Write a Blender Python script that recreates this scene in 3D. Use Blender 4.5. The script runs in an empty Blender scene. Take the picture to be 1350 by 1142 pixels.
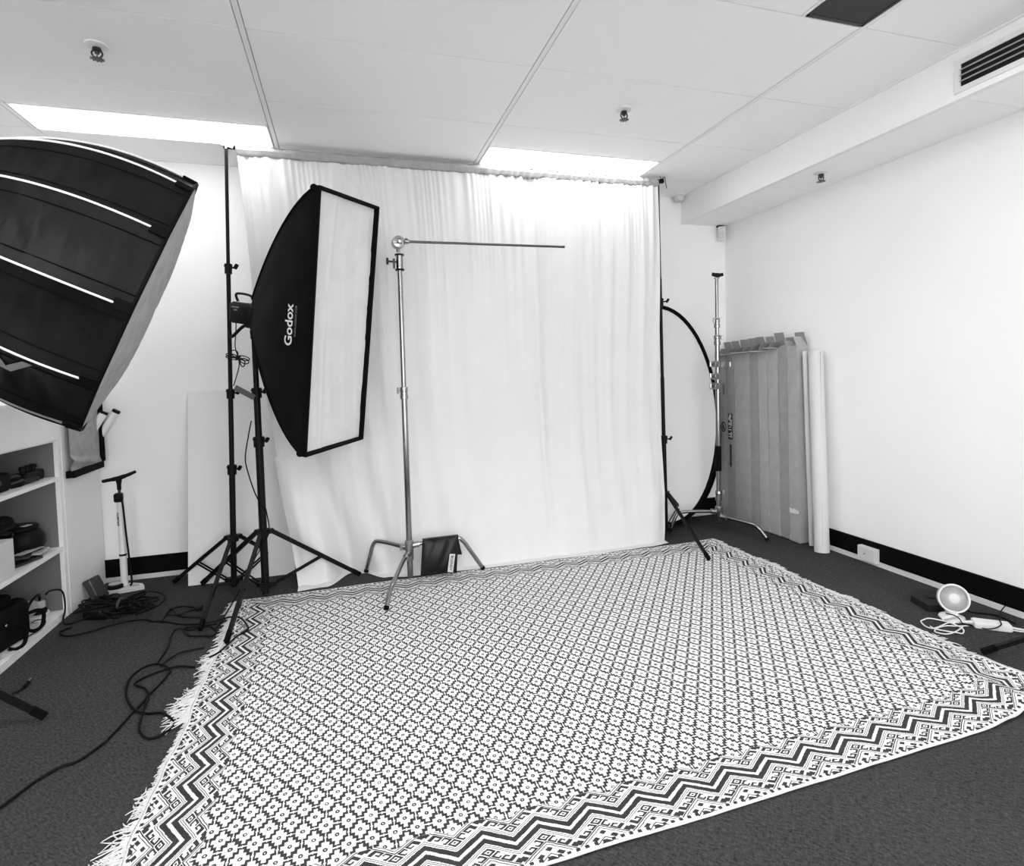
import bpy, math, random
import numpy as np
from mathutils import Vector, Matrix

random.seed(7)
PI = math.pi
SC = bpy.context.scene
COL = SC.collection

# ------------------------------------------------------------------ camera
cam_data = bpy.data.cameras.new('camera')
cam_data.sensor_fit = 'HORIZONTAL'
cam_data.sensor_width = 36.0
cam_data.lens = 743.81 / 1350 * 36.0
cam_data.shift_y = -48.64 / 1350
cam_data.clip_start = 0.05
cam = bpy.data.objects.new('camera', cam_data)
COL.objects.link(cam)
right = Vector((0.95825665, -0.28469924, -0.02627795))
up = Vector((0.03781267, 0.03509416, 0.99866841))
fwd = Vector((0.28339794, 0.95797429, -0.04439445))
m = Matrix.Identity(4)
for i in range(3):
    m[i][0], m[i][1], m[i][2] = right[i], up[i], -fwd[i]
m[0][3], m[1][3], m[2][3] = 0.0, 0.0, 1.2332
cam.matrix_world = m
SC.camera = cam

# ------------------------------------------------------------------ world, exposure
world = bpy.data.worlds.new('world')
SC.world = world
world.use_nodes = True
world.node_tree.nodes['Background'].inputs[0].default_value = (0.8, 0.8, 0.8, 1)
world.node_tree.nodes['Background'].inputs[1].default_value = 7.5
portal = bpy.data.lights.new('added_window_portal', 'AREA')  # portal for the unseen window added behind the camera
portal.shape = 'RECTANGLE'
portal.size, portal.size_y = 4.1, 2.25
portal.cycles.is_portal = True
po = bpy.data.objects.new('added_window_portal', portal)
po.location = (.35, -2.605, 1.275)
po.rotation_euler = (math.radians(90), 0, math.radians(0))
COL.objects.link(po)
SC.cycles.diffuse_bounces = 10
SC.cycles.max_bounces = 14
SC.view_settings.view_transform = 'Standard'
SC.view_settings.look = 'None'
SC.view_settings.gamma = 1.0
SC.view_settings.use_curve_mapping = False
SC.view_settings.exposure = 0.24
LIGHT_FRONT = 6.5      # ceiling panels in view
LIGHT_REAR = 20.0       # ceiling panels further back in the room

# room
H, XR, YB, XS, ZS = 2.587, 3.051, 4.003, 2.637, 2.375
XL, YF = -2.35, -2.6
GX, GY = -0.330, 2.440

# ------------------------------------------------------------------ materials
def mat(name, col, rough=0.6, metal=0.0, var=0.0, vscale=30.0, bump=0.0, bscale=200.0, spec=0.5, trans=0.0, emit=0.0, stretch=None):
    mt = bpy.data.materials.new(name)
    mt.use_nodes = True
    nt = mt.node_tree
    b = nt.nodes['Principled BSDF']
    c = (col, col, col, 1) if not isinstance(col, tuple) else (*col, 1)
    b.inputs['Base Color'].default_value = c
    b.inputs['Roughness'].default_value = rough
    b.inputs['Metallic'].default_value = metal
    b.inputs['Specular IOR Level'].default_value = spec
    if emit:
        b.inputs['Emission Color'].default_value = (1, 1, 1, 1)
        b.inputs['Emission Strength'].default_value = emit
    tc = nt.nodes.new('ShaderNodeTexCoord')
    src = tc.outputs['Object']
    if stretch:
        mp = nt.nodes.new('ShaderNodeMapping')
        mp.inputs['Scale'].default_value = stretch
        nt.links.new(src, mp.inputs['Vector'])
        src = mp.outputs['Vector']
    if var:
        n = nt.nodes.new('ShaderNodeTexNoise')
        n.inputs['Scale'].default_value = vscale
        n.inputs['Detail'].default_value = 4
        nt.links.new(src, n.inputs['Vector'])
        r = nt.nodes.new('ShaderNodeMapRange')
        r.inputs['From Min'].default_value = 0.25
        r.inputs['From Max'].default_value = 0.75
        r.inputs['To Min'].default_value = max(0.0, c[0] * (1 - var))
        r.inputs['To Max'].default_value = min(1.0, c[0] * (1 + var))
        nt.links.new(n.outputs['Fac'], r.inputs['Value'])
        nt.links.new(r.outputs['Result'], b.inputs['Base Color'])
    if bump:
        n2 = nt.nodes.new('ShaderNodeTexNoise')
        n2.inputs['Scale'].default_value = bscale
        n2.inputs['Detail'].default_value = 3
        nt.links.new(src, n2.inputs['Vector'])
        bp = nt.nodes.new('ShaderNodeBump')
        bp.inputs['Strength'].default_value = bump
        bp.inputs['Distance'].default_value = 0.004
        nt.links.new(n2.outputs['Fac'], bp.inputs['Height'])
        nt.links.new(bp.outputs['Normal'], b.inputs['Normal'])
    return mt

def pane_material():
    mt = bpy.data.materials.new('added_window_pane')
    mt.use_nodes = True
    nt = mt.node_tree
    nt.nodes.remove(nt.nodes['Principled BSDF'])
    tr = nt.nodes.new('ShaderNodeBsdfTransparent')
    tr.inputs[0].default_value = (.93, .93, .93, 1)
    gl = nt.nodes.new('ShaderNodeBsdfGlossy')
    gl.inputs['Roughness'].default_value = .02
    mx = nt.nodes.new('ShaderNodeMixShader')
    mx.inputs[0].default_value = .06
    nt.links.new(tr.outputs[0], mx.inputs[1])
    nt.links.new(gl.outputs[0], mx.inputs[2])
    nt.links.new(mx.outputs[0], nt.nodes['Material Output'].inputs[0])
    return mt
M_PANE = pane_material()
M_WALL = mat('wall_paint', 0.87, 0.75, var=0.015, vscale=3, bump=0.08, bscale=120, spec=0.2)
M_CEIL = mat('ceiling_tile_paint', 0.95, 0.85, var=0.04, vscale=160, bump=0.15, bscale=350, spec=0.1)
M_PLENUM = mat('ceiling_void', 0.10, 0.9)
M_TEE = mat('ceiling_grid_paint', 0.86, 0.5, var=0.01, vscale=10)
M_BULK = mat('bulkhead_paint', 0.86, 0.6, var=0.01, vscale=5)
M_SKIRT = mat('black_skirting', 0.004, 0.55, var=0.3, vscale=20, spec=0.04)
M_QUAD = mat('white_floor_trim', 0.68, 0.5, var=0.05, vscale=12)
M_DIFF = mat('lamp_diffuser', 0.9, 0.5, emit=LIGHT_FRONT)
M_DIFF2 = mat('lamp_diffuser_rear', 0.9, 0.5, emit=LIGHT_REAR)
M_VENTDARK = mat('dark_vent_mesh', 0.035, 0.7, var=0.35, vscale=260)
M_BLACKHOLE = mat('duct_black', 0.004, 0.9)
M_GRILLE = mat('grille_white', 0.72, 0.5, var=0.02)
M_BLADE = mat('grille_blade', 0.33, 0.5, var=0.1)
M_CLOTH = mat('white_muslin', 0.66, 0.9, var=0.02, vscale=6, bump=0.10, bscale=500, spec=0.1)
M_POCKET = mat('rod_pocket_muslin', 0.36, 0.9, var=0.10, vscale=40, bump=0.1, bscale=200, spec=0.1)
M_BLK = mat('black_powder_coat', 0.006, 0.42, var=0.2, vscale=60, spec=0.12)
M_BLKP = mat('black_plastic', 0.005, 0.5, var=0.2, vscale=60, spec=0.14)
M_BLKF = mat('black_nylon', 0.0065, 0.65, var=0.35, vscale=14, bump=0.25, bscale=70, spec=0.07)
M_OCTO = mat('round_softbox_fabric', 0.006, 0.45, var=0.3, vscale=12, bump=0.2, bscale=50, spec=0.09)
M_BAG = mat('sandbag_nylon', 0.007, 0.36, var=0.3, vscale=20, bump=0.15, bscale=60, spec=0.25)
M_SOFTSIDE = mat('softbox_black_fabric', 0.006, 0.62, var=0.35, vscale=9, bump=0.12, bscale=40, spec=0.05)
M_BLKSEAM = mat('black_tape', 0.004, 0.7, spec=0.05)
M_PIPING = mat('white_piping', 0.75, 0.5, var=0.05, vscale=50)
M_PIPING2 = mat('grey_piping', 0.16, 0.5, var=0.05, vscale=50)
M_DIFFCLOTH = mat('diffuser_cloth', 0.60, 0.8, var=0.05, vscale=7, bump=0.1, bscale=60, spec=0.15)
M_DIFFGREY = mat('grey_diffuser_cloth', 0.36, 0.8, var=0.14, vscale=22, bump=0.2, bscale=50, spec=0.15)
M_PRINT = mat('white_print', 0.80, 0.6)
M_PRINTG = mat('grey_print', 0.20, 0.6)
M_CHROME = mat('chrome_steel', 0.31, 0.17, metal=1.0)
M_CAST = mat('cast_steel', 0.38, 0.32, metal=1.0, var=0.15, vscale=90)
M_DKCHROME = mat('dull_chrome', 0.10, 0.25, metal=1.0)
M_CHDARK = mat('dark_steel', 0.05, 0.35, metal=0.7)
M_CARD = mat('cardboard_kraft', 0.38, 0.8, var=0.10, vscale=14, bump=0.06, bscale=90, spec=0.1)
M_CARD2 = mat('cardboard_kraft_dull', 0.31, 0.8, var=0.10, vscale=14, bump=0.06, bscale=90, spec=0.1)
M_CARDLT = mat('cardboard_inside', 0.5, 0.8, var=0.10, vscale=14, spec=0.1)
M_INK = mat('black_ink', 0.02, 0.6)
M_TAPE = mat('white_tape', 0.72, 0.4)
M_PAPER = mat('white_paper_roll', 0.62, 0.7, var=0.03, vscale=5)
M_TUBE = mat('white_tube', 0.80, 0.5)
M_BOARD = mat('foam_board', 0.72, 0.7, var=0.01, vscale=3)
M_SHELF = mat('shelf_laminate', 0.86, 0.45, var=0.02, vscale=6)
M_SHELFSHADE = mat('shelf_interior_shade', 0.17, 0.6, var=0.04, vscale=6)  # shade inside the white shelf unit, put into the colour
M_WPLAS = mat('white_plastic', 0.72, 0.4, var=0.02, vscale=20)
M_CREAM = mat('matte_white_plastic', 0.62, 0.5, var=0.03, vscale=20)
M_DGREY = mat('dark_grey_plastic', 0.03, 0.5, var=0.2, vscale=40)
M_GREYCARD = mat('grey_box_card', 0.42, 0.6, var=0.08, vscale=20)
M_FANIN = mat('fan_interior', 0.14, 0.6)
M_FANBL = mat('fan_blade', 0.22, 0.6)
M_CABLE = mat('black_rubber_cable', 0.0035, 0.5, spec=0.12)
M_FRINGE = mat('rug_fringe_cotton', 0.62, 0.9, var=0.12, vscale=80, spec=0.05)
M_WEIGHT = mat('cast_iron_weight', 0.016, 0.8, var=0.3, vscale=90, bump=0.3, bscale=200, spec=0.2)

# ------------------------------------------------------------------ mesh builder
class MB:
    def __init__(self):
        self.v, self.f = [], []
    def add(self, vs, fs):
        o = len(self.v)
        self.v.extend([tuple(p) for p in vs])
        self.f.extend([tuple(i + o for i in f) for f in fs])
        return self
    def box(self, x0, x1, y0, y1, z0, z1):
        vs = [(x, y, z) for z in (z0, z1) for y in (y0, y1) for x in (x0, x1)]
        return self.add(vs, [(0, 2, 3, 1), (4, 5, 7, 6), (0, 1, 5, 4), (2, 6, 7, 3), (0, 4, 6, 2), (1, 3, 7, 5)])
    def obox(self, c, ax, ay, az, hx, hy, hz, bev=0.0):
        """oriented box, optionally with chamfered vertical edges"""
        c, ax, ay, az = Vector(c), Vector(ax).normalized(), Vector(ay).normalized(), Vector(az).normalized()
        if not bev:
            vs = [c + ax * sx * hx + ay * sy * hy + az * sz * hz for sz in (-1, 1) for sy in (-1, 1) for sx in (-1, 1)]
            return self.add(vs, [(0, 2, 3, 1), (4, 5, 7, 6), (0, 1, 5, 4), (2, 6, 7, 3), (0, 4, 6, 2), (1, 3, 7, 5)])
        prof = [(hx - bev, -hy), (hx, -hy + bev), (hx, hy - bev), (hx - bev, hy), (-hx + bev, hy), (-hx, hy - bev), (-hx, -hy + bev), (-hx + bev, -hy)]
        ins = 1 - bev / max(hx, hy)
        rings = [(-hz, ins), (-hz + bev, 1.0), (hz - bev, 1.0), (hz, ins)]
        vs, fs = [], []
        for z, k in rings:
            for (x, y) in prof:
                vs.append(c + ax * x * k + ay * y * k + az * z)
        n = 8
        for r in range(3):
            for i in range(n):
                j = (i + 1) % n
                fs.append((r * n + i, r * n + j, (r + 1) * n + j, (r + 1) * n + i))
        fs.append(tuple(range(n - 1, -1, -1)))
        fs.append(tuple(range(3 * n, 4 * n)))
        return self.add(vs, fs)
    def tube(self, pts, r, n=10, caps=True, closed=False, flat=None):
        """swept tube; r a number or list; flat = (dir, k) squashes one axis"""
        P = [Vector(p) for p in pts]
        N = len(P)
        R = r if isinstance(r, (list, tuple)) else [r] * N
        T = []
        for i in range(N):
            if closed:
                t = P[(i + 1) % N] - P[i - 1]
            else:
                t = P[min(i + 1, N - 1)] - P[max(i - 1, 0)]
            if t.length < 1e-9:
                t = Vector((0, 0, 1))
            T.append(t.normalized())
        ref = Vector((0, 0, 1)) if abs(T[0].z) < 0.9 else Vector((1, 0, 0))
        u = T[0].cross(ref).normalized()
        vs, fs = [], []
        for i in range(N):
            u = (u - T[i] * u.dot(T[i]))
            if u.length < 1e-6:
                u = T[i].orthogonal()
            u.normalize()
            w = T[i].cross(u)
            for k in range(n):
                a = 2 * PI * k / n
                vs.append(P[i] + u * math.cos(a) * R[i] + w * math.sin(a) * R[i])
        rings = N if closed else N - 1
        for i in range(rings):
            j = (i + 1) % N
            for k in range(n):
                l = (k + 1) % n
                fs.append((i * n + k, i * n + l, j * n + l, j * n + k))
        if caps and not closed:
            fs.append(tuple(range(n - 1, -1, -1)))
            fs.append(tuple(range((N - 1) * n, N * n)))
        return self.add(vs, fs)
    def cyl(self, a, b, r, n=16, r2=None):
        return self.tube([a, b], [r, r if r2 is None else r2], n)
    def bar(self, a, b, w, t, side=(0, 0, 1)):
        """rectangular bar from a to b, width w along 'side'"""
        a, b = Vector(a), Vector(b)
        d = (b - a).normalized()
        s = Vector(side)
        s = (s - d * s.dot(d)).normalized()
        q = d.cross(s)
        return self.obox((a + b) / 2, d, q, s, (b - a).length / 2, t / 2, w / 2)
    def lathe(self, c, prof, axis=(0, 0, 1), n=24, close=True):
        c, ax = Vector(c), Vector(axis).normalized()
        u = ax.orthogonal().normalized()
        w = ax.cross(u)
        vs, fs = [], []
        for (r, h) in prof:
            for k in range(n):
                a = 2 * PI * k / n
                vs.append(c + ax * h + (u * math.cos(a) + w * math.sin(a)) * max(r, 1e-5))
        for i in range(len(prof) - 1):
            for k in range(n):
                l = (k + 1) % n
                fs.append((i * n + k, i * n + l, (i + 1) * n + l, (i + 1) * n + k))
        if close:
            fs.append(tuple(range(n - 1, -1, -1)))
            fs.append(tuple(range((len(prof) - 1) * n, len(prof) * n)))
        return self.add(vs, fs)
    def ball(self, c, r, n=12, m_=8, sx=1, sy=1, sz=1):
        prof = []
        vs, fs = [], []
        c = Vector(c)
        for i in range(m_ + 1):
            t = PI * i / m_
            for k in range(n):
                a = 2 * PI * k / n
                vs.append(c + Vector((math.sin(t) * math.cos(a) * r * sx, math.sin(t) * math.sin(a) * r * sy, -math.cos(t) * r * sz)))
        for i in range(m_):
            for k in range(n):
                l = (k + 1) % n
                fs.append((i * n + k, i * n + l, (i + 1) * n + l, (i + 1) * n + k))
        return self.add(vs, fs)
    def prism(self, poly, a, b):
        """poly: list of 3D points; extruded by vector b-a"""
        d = Vector(b) - Vector(a)
        P = [Vector(p) for p in poly]
        n = len(P)
        vs = P + [p + d for p in P]
        fs = [tuple(range(n - 1, -1, -1)), tuple(range(n, 2 * n))]
        for i in range(n):
            j = (i + 1) % n
            fs.append((i, j, n + j, n + i))
        return self.add(vs, fs)
    def grid(self, fn, nu, nv):
        vs = [fn(i / nu, j / nv) for j in range(nv + 1) for i in range(nu + 1)]
        fs = [(j * (nu + 1) + i, j * (nu + 1) + i + 1, (j + 1) * (nu + 1) + i + 1, (j + 1) * (nu + 1) + i) for j in range(nv) for i in range(nu)]
        return self.add(vs, fs)
    def mesh(self, name, material, smooth=True, angle=38, org=(0, 0, 0)):
        me = bpy.data.meshes.new(name)
        o = Vector(org)
        me.from_pydata([tuple(Vector(p) - o) for p in self.v], [], self.f)
        me.materials.append(material)
        if smooth:
            me.polygons.foreach_set('use_smooth', [True] * len(me.polygons))
            me.set_sharp_from_angle(angle=math.radians(angle))
        me.update()
        return me
    def build(self, name, material, parent=None, smooth=True, angle=38, org=None):
        if org is None:
            org = ORG[parent.name]['_o'] if parent is not None else (0, 0, 0)
        o = bpy.data.objects.new(name, self.mesh(name, material, smooth, angle, org))
        COL.objects.link(o)
        if parent is not None:
            o.parent = parent
        else:
            o.location = org
        ORG[o.name] = {'_o': tuple(org)}
        return o

ORG = {}

def tag(o, label, cat, group=None, kind=None):
    o['label'] = label
    o['category'] = cat
    if group:
        o['group'] = group
    if kind:
        o['kind'] = kind
    return o

def thing(name, loc, label, cat, group=None):
    o = bpy.data.objects.new(name, None)
    o.empty_display_size = 0.1
    o.location = loc
    COL.objects.link(o)
    ORG[o.name] = {'_o': tuple(loc)}
    return tag(o, label, cat, group)

def struct(o, label=None):
    o['kind'] = 'structure'
    if label:
        o['label'] = label
    return o

def smooth_path(pts, sub=6, closed=False):
    P = [Vector(p) for p in pts]
    n = len(P)
    out = []
    segs = n if closed else n - 1
    for i in range(segs):
        if closed:
            p0, p1, p2, p3 = P[i - 1], P[i], P[(i + 1) % n], P[(i + 2) % n]
        else:
            p0, p1, p2, p3 = P[max(i - 1, 0)], P[i], P[i + 1], P[min(i + 2, n - 1)]
        for k in range(sub):
            t = k / sub
            out.append(0.5 * ((2 * p1) + (p2 - p0) * t + (2 * p0 - 5 * p1 + 4 * p2 - p3) * t * t + (3 * p1 - p0 - 3 * p2 + p3) * t ** 3))
    if not closed:
        out.append(P[-1])
    return out

def text_verts(body, size, bold=0.0, shear=0.0, spacing=1.0):
    cu = bpy.data.curves.new('text', 'FONT')
    cu.body = body
    cu.size = size
    cu.offset = bold
    cu.shear = shear
    cu.space_character = spacing
    cu.align_x = 'CENTER'
    cu.align_y = 'CENTER'
    cu.resolution_u = 4
    ob = bpy.data.objects.new('text', cu)
    COL.objects.link(ob)
    dg = bpy.context.evaluated_depsgraph_get()
    me = bpy.data.meshes.new_from_object(ob.evaluated_get(dg))
    vs = [tuple(v.co) for v in me.vertices]
    fs = [tuple(p.vertices) for p in me.polygons]
    bpy.data.objects.remove(ob)
    bpy.data.curves.remove(cu)
    bpy.data.meshes.remove(me)
    return vs, fs

def noise1(x, s=0.0):
    return math.sin(x * 1.0 + s) * 0.5 + math.sin(x * 2.17 + s * 1.7 + 1.3) * 0.3 + math.sin(x * 4.61 + s * 2.9 + 0.4) * 0.2

def sstep(a, b, x):
    t = min(1, max(0, (x - a) / (b - a)))
    return t * t * (3 - 2 * t)

# ------------------------------------------------------------------ node expression helper
class E:
    nt = None
    def __init__(self, s):
        self.s = s
    @staticmethod
    def op(o, *a):
        n = E.nt.nodes.new('ShaderNodeMath')
        n.operation = o
        for i, x in enumerate(a):
            if isinstance(x, E):
                E.nt.links.new(x.s, n.inputs[i])
            else:
                n.inputs[i].default_value = x
        return E(n.outputs[0])
    def __add__(s, o): return E.op('ADD', s, o)
    def __radd__(s, o): return E.op('ADD', o, s)
    def __sub__(s, o): return E.op('SUBTRACT', s, o)
    def __rsub__(s, o): return E.op('SUBTRACT', o, s)
    def __mul__(s, o): return E.op('MULTIPLY', s, o)
    def __rmul__(s, o): return E.op('MULTIPLY', o, s)
    def __truediv__(s, o): return E.op('DIVIDE', s, o)
    def lt(s, o): return E.op('LESS_THAN', s, o)
    def gt(s, o): return E.op('GREATER_THAN', s, o)
    def abs(s): return E.op('ABSOLUTE', s)
    def frac(s): return E.op('FRACT', s)
    def rnd(s): return E.op('ROUND', s)
    def min(s, o): return E.op('MINIMUM', s, o)
    def max(s, o): return E.op('MAXIMUM', s, o)
    def sqrt(s): return E.op('SQRT', s)
    def AND(s, o): return E.op('MULTIPLY', s, o)
    def OR(s, o): return E.op('MAXIMUM', s, o)
    def inside(s, a, b): return s.gt(a).AND(s.lt(b))
    def NOT(s): return E.op('SUBTRACT', 1.0, s)
def sel(c, a, b):      # c ? a : b
    return b + c * (a - b)

# ------------------------------------------------------------------ carpet
def carpet_material():
    mt = bpy.data.materials.new('charcoal_carpet')
    mt.use_nodes = True
    nt = mt.node_tree
    b = nt.nodes['Principled BSDF']
    b.inputs['Roughness'].default_value = 0.95
    b.inputs['Specular IOR Level'].default_value = 0.05
    tc = nt.nodes.new('ShaderNodeTexCoord')
    outs = []
    for ang, st in ((45, .30), (-45, .45)):
        rot = nt.nodes.new('ShaderNodeMapping')
        rot.inputs['Rotation'].default_value = (0, 0, math.radians(ang))
        nt.links.new(tc.outputs['Object'], rot.inputs['Vector'])
        mp = nt.nodes.new('ShaderNodeMapping')
        mp.inputs['Scale'].default_value = (st, 1, 1)
        nt.links.new(rot.outputs['Vector'], mp.inputs['Vector'])
        n = nt.nodes.new('ShaderNodeTexNoise')
        n.inputs['Scale'].default_value = 190
        n.inputs['Detail'].default_value = 3
        nt.links.new(mp.outputs['Vector'], n.inputs['Vector'])
        outs.append(n.outputs['Fac'])
    E.nt = nt
    pile = E(outs[0]) * .6 + E(outs[1]) * .4
    n2 = nt.nodes.new('ShaderNodeTexNoise')
    n2.inputs['Scale'].default_value = 2.2
    n2.inputs['Detail'].default_value = 3
    nt.links.new(tc.outputs['Object'], n2.inputs['Vector'])
    v = (pile - .5) * .16 + E(n2.outputs['Fac']) * .018 + .036
    v = v.max(.008)
    nt.links.new(v.s, b.inputs['Base Color'])
    bp = nt.nodes.new('ShaderNodeBump')
    bp.inputs['Strength'].default_value = 0.5
    bp.inputs['Distance'].default_value = 0.004
    hgt = pile * 1.0
    nt.links.new(hgt.s, bp.inputs['Height'])
    nt.links.new(bp.outputs['Normal'], b.inputs['Normal'])
    return mt
M_CARPET = carpet_material()

# ================================================================== THE SETTING
struct(MB().box(XL - .1, XR + .1, YF - .1, YB + .1, -0.08, 0).build('floor', M_CARPET, smooth=False), 'charcoal ribbed carpet floor of the studio')
struct(MB().box(XL - .1, XR + .1, YB, YB + .1, 0, H + .15).build('wall_back', M_WALL, smooth=False), 'white back wall behind the hanging cloth')
struct(MB().box(XR, XR + .1, YF, YB, 0, H + .15).build('wall_right', M_WALL, smooth=False), 'bare white wall on the right')
struct(MB().box(XL - .1, XL, YF, YB, 0, H + .15).build('wall_left', M_WALL, smooth=False), 'white wall behind the shelf unit')
WX0, WX1, WZ0, WZ1 = -1.7, 2.4, .15, 2.40  # opening of a window added out of view to light the room
wf = MB()
wf.box(XL - .1, XR + .1, YF - .1, YF, 0, WZ0)
wf.box(XL - .1, XR + .1, YF - .1, YF, WZ1, H + .15)
wf.box(XL - .1, WX0, YF - .1, YF, WZ0, WZ1)
wf.box(WX1, XR + .1, YF - .1, YF, WZ0, WZ1)
struct(wf.build('wall_front', M_WALL, smooth=False), 'white wall behind the photographer with an added unseen window')
wn = MB()
for (a, b, c, d) in ((WX0, WX1, WZ0, WZ0 + .05), (WX0, WX1, WZ1 - .05, WZ1), (WX0, WX0 + .05, WZ0 + .05, WZ1 - .05), (WX1 - .05, WX1, WZ0 + .05, WZ1 - .05), (.325, .375, WZ0 + .05, WZ1 - .05)):
    wn.box(a, b, YF - .07, YF - .02, c, d)
win = struct(wn.build('added_window_1', M_TEE, smooth=False), 'unseen white framed window added behind the photographer to light the room')
for (a, b) in ((WX0 + .05, .325), (.375, WX1 - .05)):
    MB().box(a, b, YF - .047, YF - .043, WZ0 + .05, WZ1 - .05).build('pane', M_PANE, win, smooth=False)


# skirtings: black board over a pale floor trim
def skirting(name, x0, x1, y0, y1, label):
    sk = struct(MB().box(x0, x1, y0, y1, 0.028, 0.137).build(name, M_SKIRT, smooth=False), label)
    return sk
bb = skirting('baseboard_back', XL, XR, YB - .012, YB, 'black skirting board along the back wall')
MB().box(XL, XR - .02, YB - .02, YB, 0, 0.028).build('floor_strip', M_QUAD, bb, smooth=False)
bb = skirting('baseboard_right', XR - .012, XR, YF, YB - .02, 'black skirting board along the right wall')
MB().box(XR - .02, XR, YF, YB - .02, 0, 0.028).build('floor_strip', M_QUAD, bb, smooth=False)
skirting('baseboard_left', XL, XL + .012, YF, YB - .02, 'black skirting board along the left wall')

# ceiling: dark void above, tiles and exposed bars below
ceil_ = struct(MB().box(XL - .1, XR + .1, YF - .1, YB + .1, H + .04, H + .14).build('ceiling', M_PLENUM, smooth=False), 'suspended ceiling of large white tiles')
tile_x = [XL] + [GX + 1.2 * k for k in range(-1, 3)] + [XS]
LIGHTS = []           # (x0, x1, y0, y1, front?)
VENT = (1.775, 2.062, 0.655, 1.835)
ys = [GY + .6 * k for k in range(-9, 4)]
ys = [y for y in ys if y > YF] 
rows = [(YF, ys[0])] + list(zip(ys[:-1], ys[1:])) + [(ys[-1], YB)]
light_rows = {round(GY + .6, 3): True, round(GY - 1.8, 3): False, round(GY - 3.6, 3): False}
def tile(x0, x1, y0, y1, gapy=.003, gapx=.0145):
    MB().box(x0 + gapx, x1 - gapx, y0 + gapy, y1 - gapy, H, H + .014).build('ceiling_tile', M_CEIL, ceil_, smooth=False)
for (y0, y1) in rows:
    for i in range(len(tile_x) - 1):
        x0, x1 = tile_x[i], tile_x[i + 1]
        if x1 - x0 < .05 or y1 - y0 < .02:
            continue
        if round(y0, 3) in light_rows and i in (1, 3):
            tile(x0, x1, y0, y0 + .3)
            LIGHTS.append((x0 + .018, x1 - .018, y0 + .302, y1 - .004, light_rows[round(y0, 3)]))
        elif i == 3 and y1 > VENT[2] + .1 and y0 < VENT[3] - .1 and y1 < VENT[3] + .1:
            tile(x0, GX + 2.1 , y0, y1)
        else:
            tile(x0, x1, y0, y1)
for k in range(-1, 3):
    x = GX + 1.2 * k
    MB().box(x - .0105, x + .0105, YF, YB, H - .001, H + .03).build('grid_bar', M_TEE, ceil_, smooth=False)
MB().box(GX + 2.1 - .0105, GX + 2.1 + .0105, VENT[2] - .02, VENT[3] + .005, H - .001, H + .03).build('grid_bar', M_TEE, ceil_, smooth=False)
MB().box(XL, XS, YB - .02, YB, H - .004, H + .03).build('edge_angle', M_TEE, ceil_, smooth=False)
MB().box(XS - .02, XS, YF, YB - .02, H - .004, H + .03).build('edge_angle', M_TEE, ceil_, smooth=False)

# bulkhead along the right wall
bk = struct(MB().box(XS, XR, YF, YB, ZS + .022, H + .03).build('trim_1', M_BULK, smooth=False), 'boxed white bulkhead running along the top of the right wall')
MB().box(XS - .004, XS + .03, YF, YB, ZS, ZS + .024).build('edge_strip', M_TEE, bk, smooth=False)
prev = YF
for yy in [YB - .945 - .6 * k for k in range(9, 0, -1)] + [3.053, 3.65, YB]:
    if yy - prev > .05:
        MB().box(XS + .032, XR - .002, prev + .002, yy - .002, ZS + .002, ZS + .02).build('soffit_tile', M_CEIL, bk, smooth=False)
    prev = yy

# ================================================================== CEILING FITTINGS
names_l = {}
for n_, (x0, x1, y0, y1, front) in enumerate(LIGHTS):
    cx, cy = (x0 + x1) / 2, (y0 + y1) / 2
    if front:
        lab = 'long lit ceiling panel above the left end of the backdrop' if cx < 0 else 'long lit ceiling panel right over the white hanging backdrop'
    else:
        lab = 'long lit ceiling panel behind the photographer, %s side, %s row' % ('shelf' if cx < 0 else 'bulkhead', 'nearer' if cy > 0 else 'farther')
    t = thing('ceiling_light', (cx, cy, H), lab, 'ceiling light', 'recessed ceiling panels')
    f = MB()
    for (a, b, c, d) in ((x0, x1, y0, y0 + .012), (x0, x1, y1 - .012, y1), (x0, x0 + .012, y0 + .012, y1 - .012), (x1 - .012, x1, y0 + .012, y1 - .012)):
        f.box(a, b, c, d, H - .003, H + .03)
    f.build('frame', M_TEE, t, smooth=False)
    MB().box(x0 + .012, x1 - .012, y0 + .012, y1 - .012, H - .008, H + .012).build('diffuser', M_DIFF if front else M_DIFF2, t, smooth=False)

# dark mesh return air panel
t = thing('return_air_panel', ((VENT[0] + VENT[1]) / 2, 1.2, H), 'dark grey mesh air panel set in the white ceiling tiles', 'vent')
x0, x1, y0, y1 = VENT
MB().box(x0 + .012, x1 - .012, y0 + .012, y1 - .012, H + .002, H + .012).build('mesh_sheet', M_VENTDARK, t, smooth=False)
f = MB()
for (a, b, c, d) in ((x0, x1, y0, y0 + .014), (x0, x1, y1 - .014, y1), (x0, x0 + .014, y0, y1), (x1 - .014, x1, y0, y1)):
    f.box(a, b, c, d, H - .001, H + .01)
f.build('frame', M_DGREY, t, smooth=False)

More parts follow.
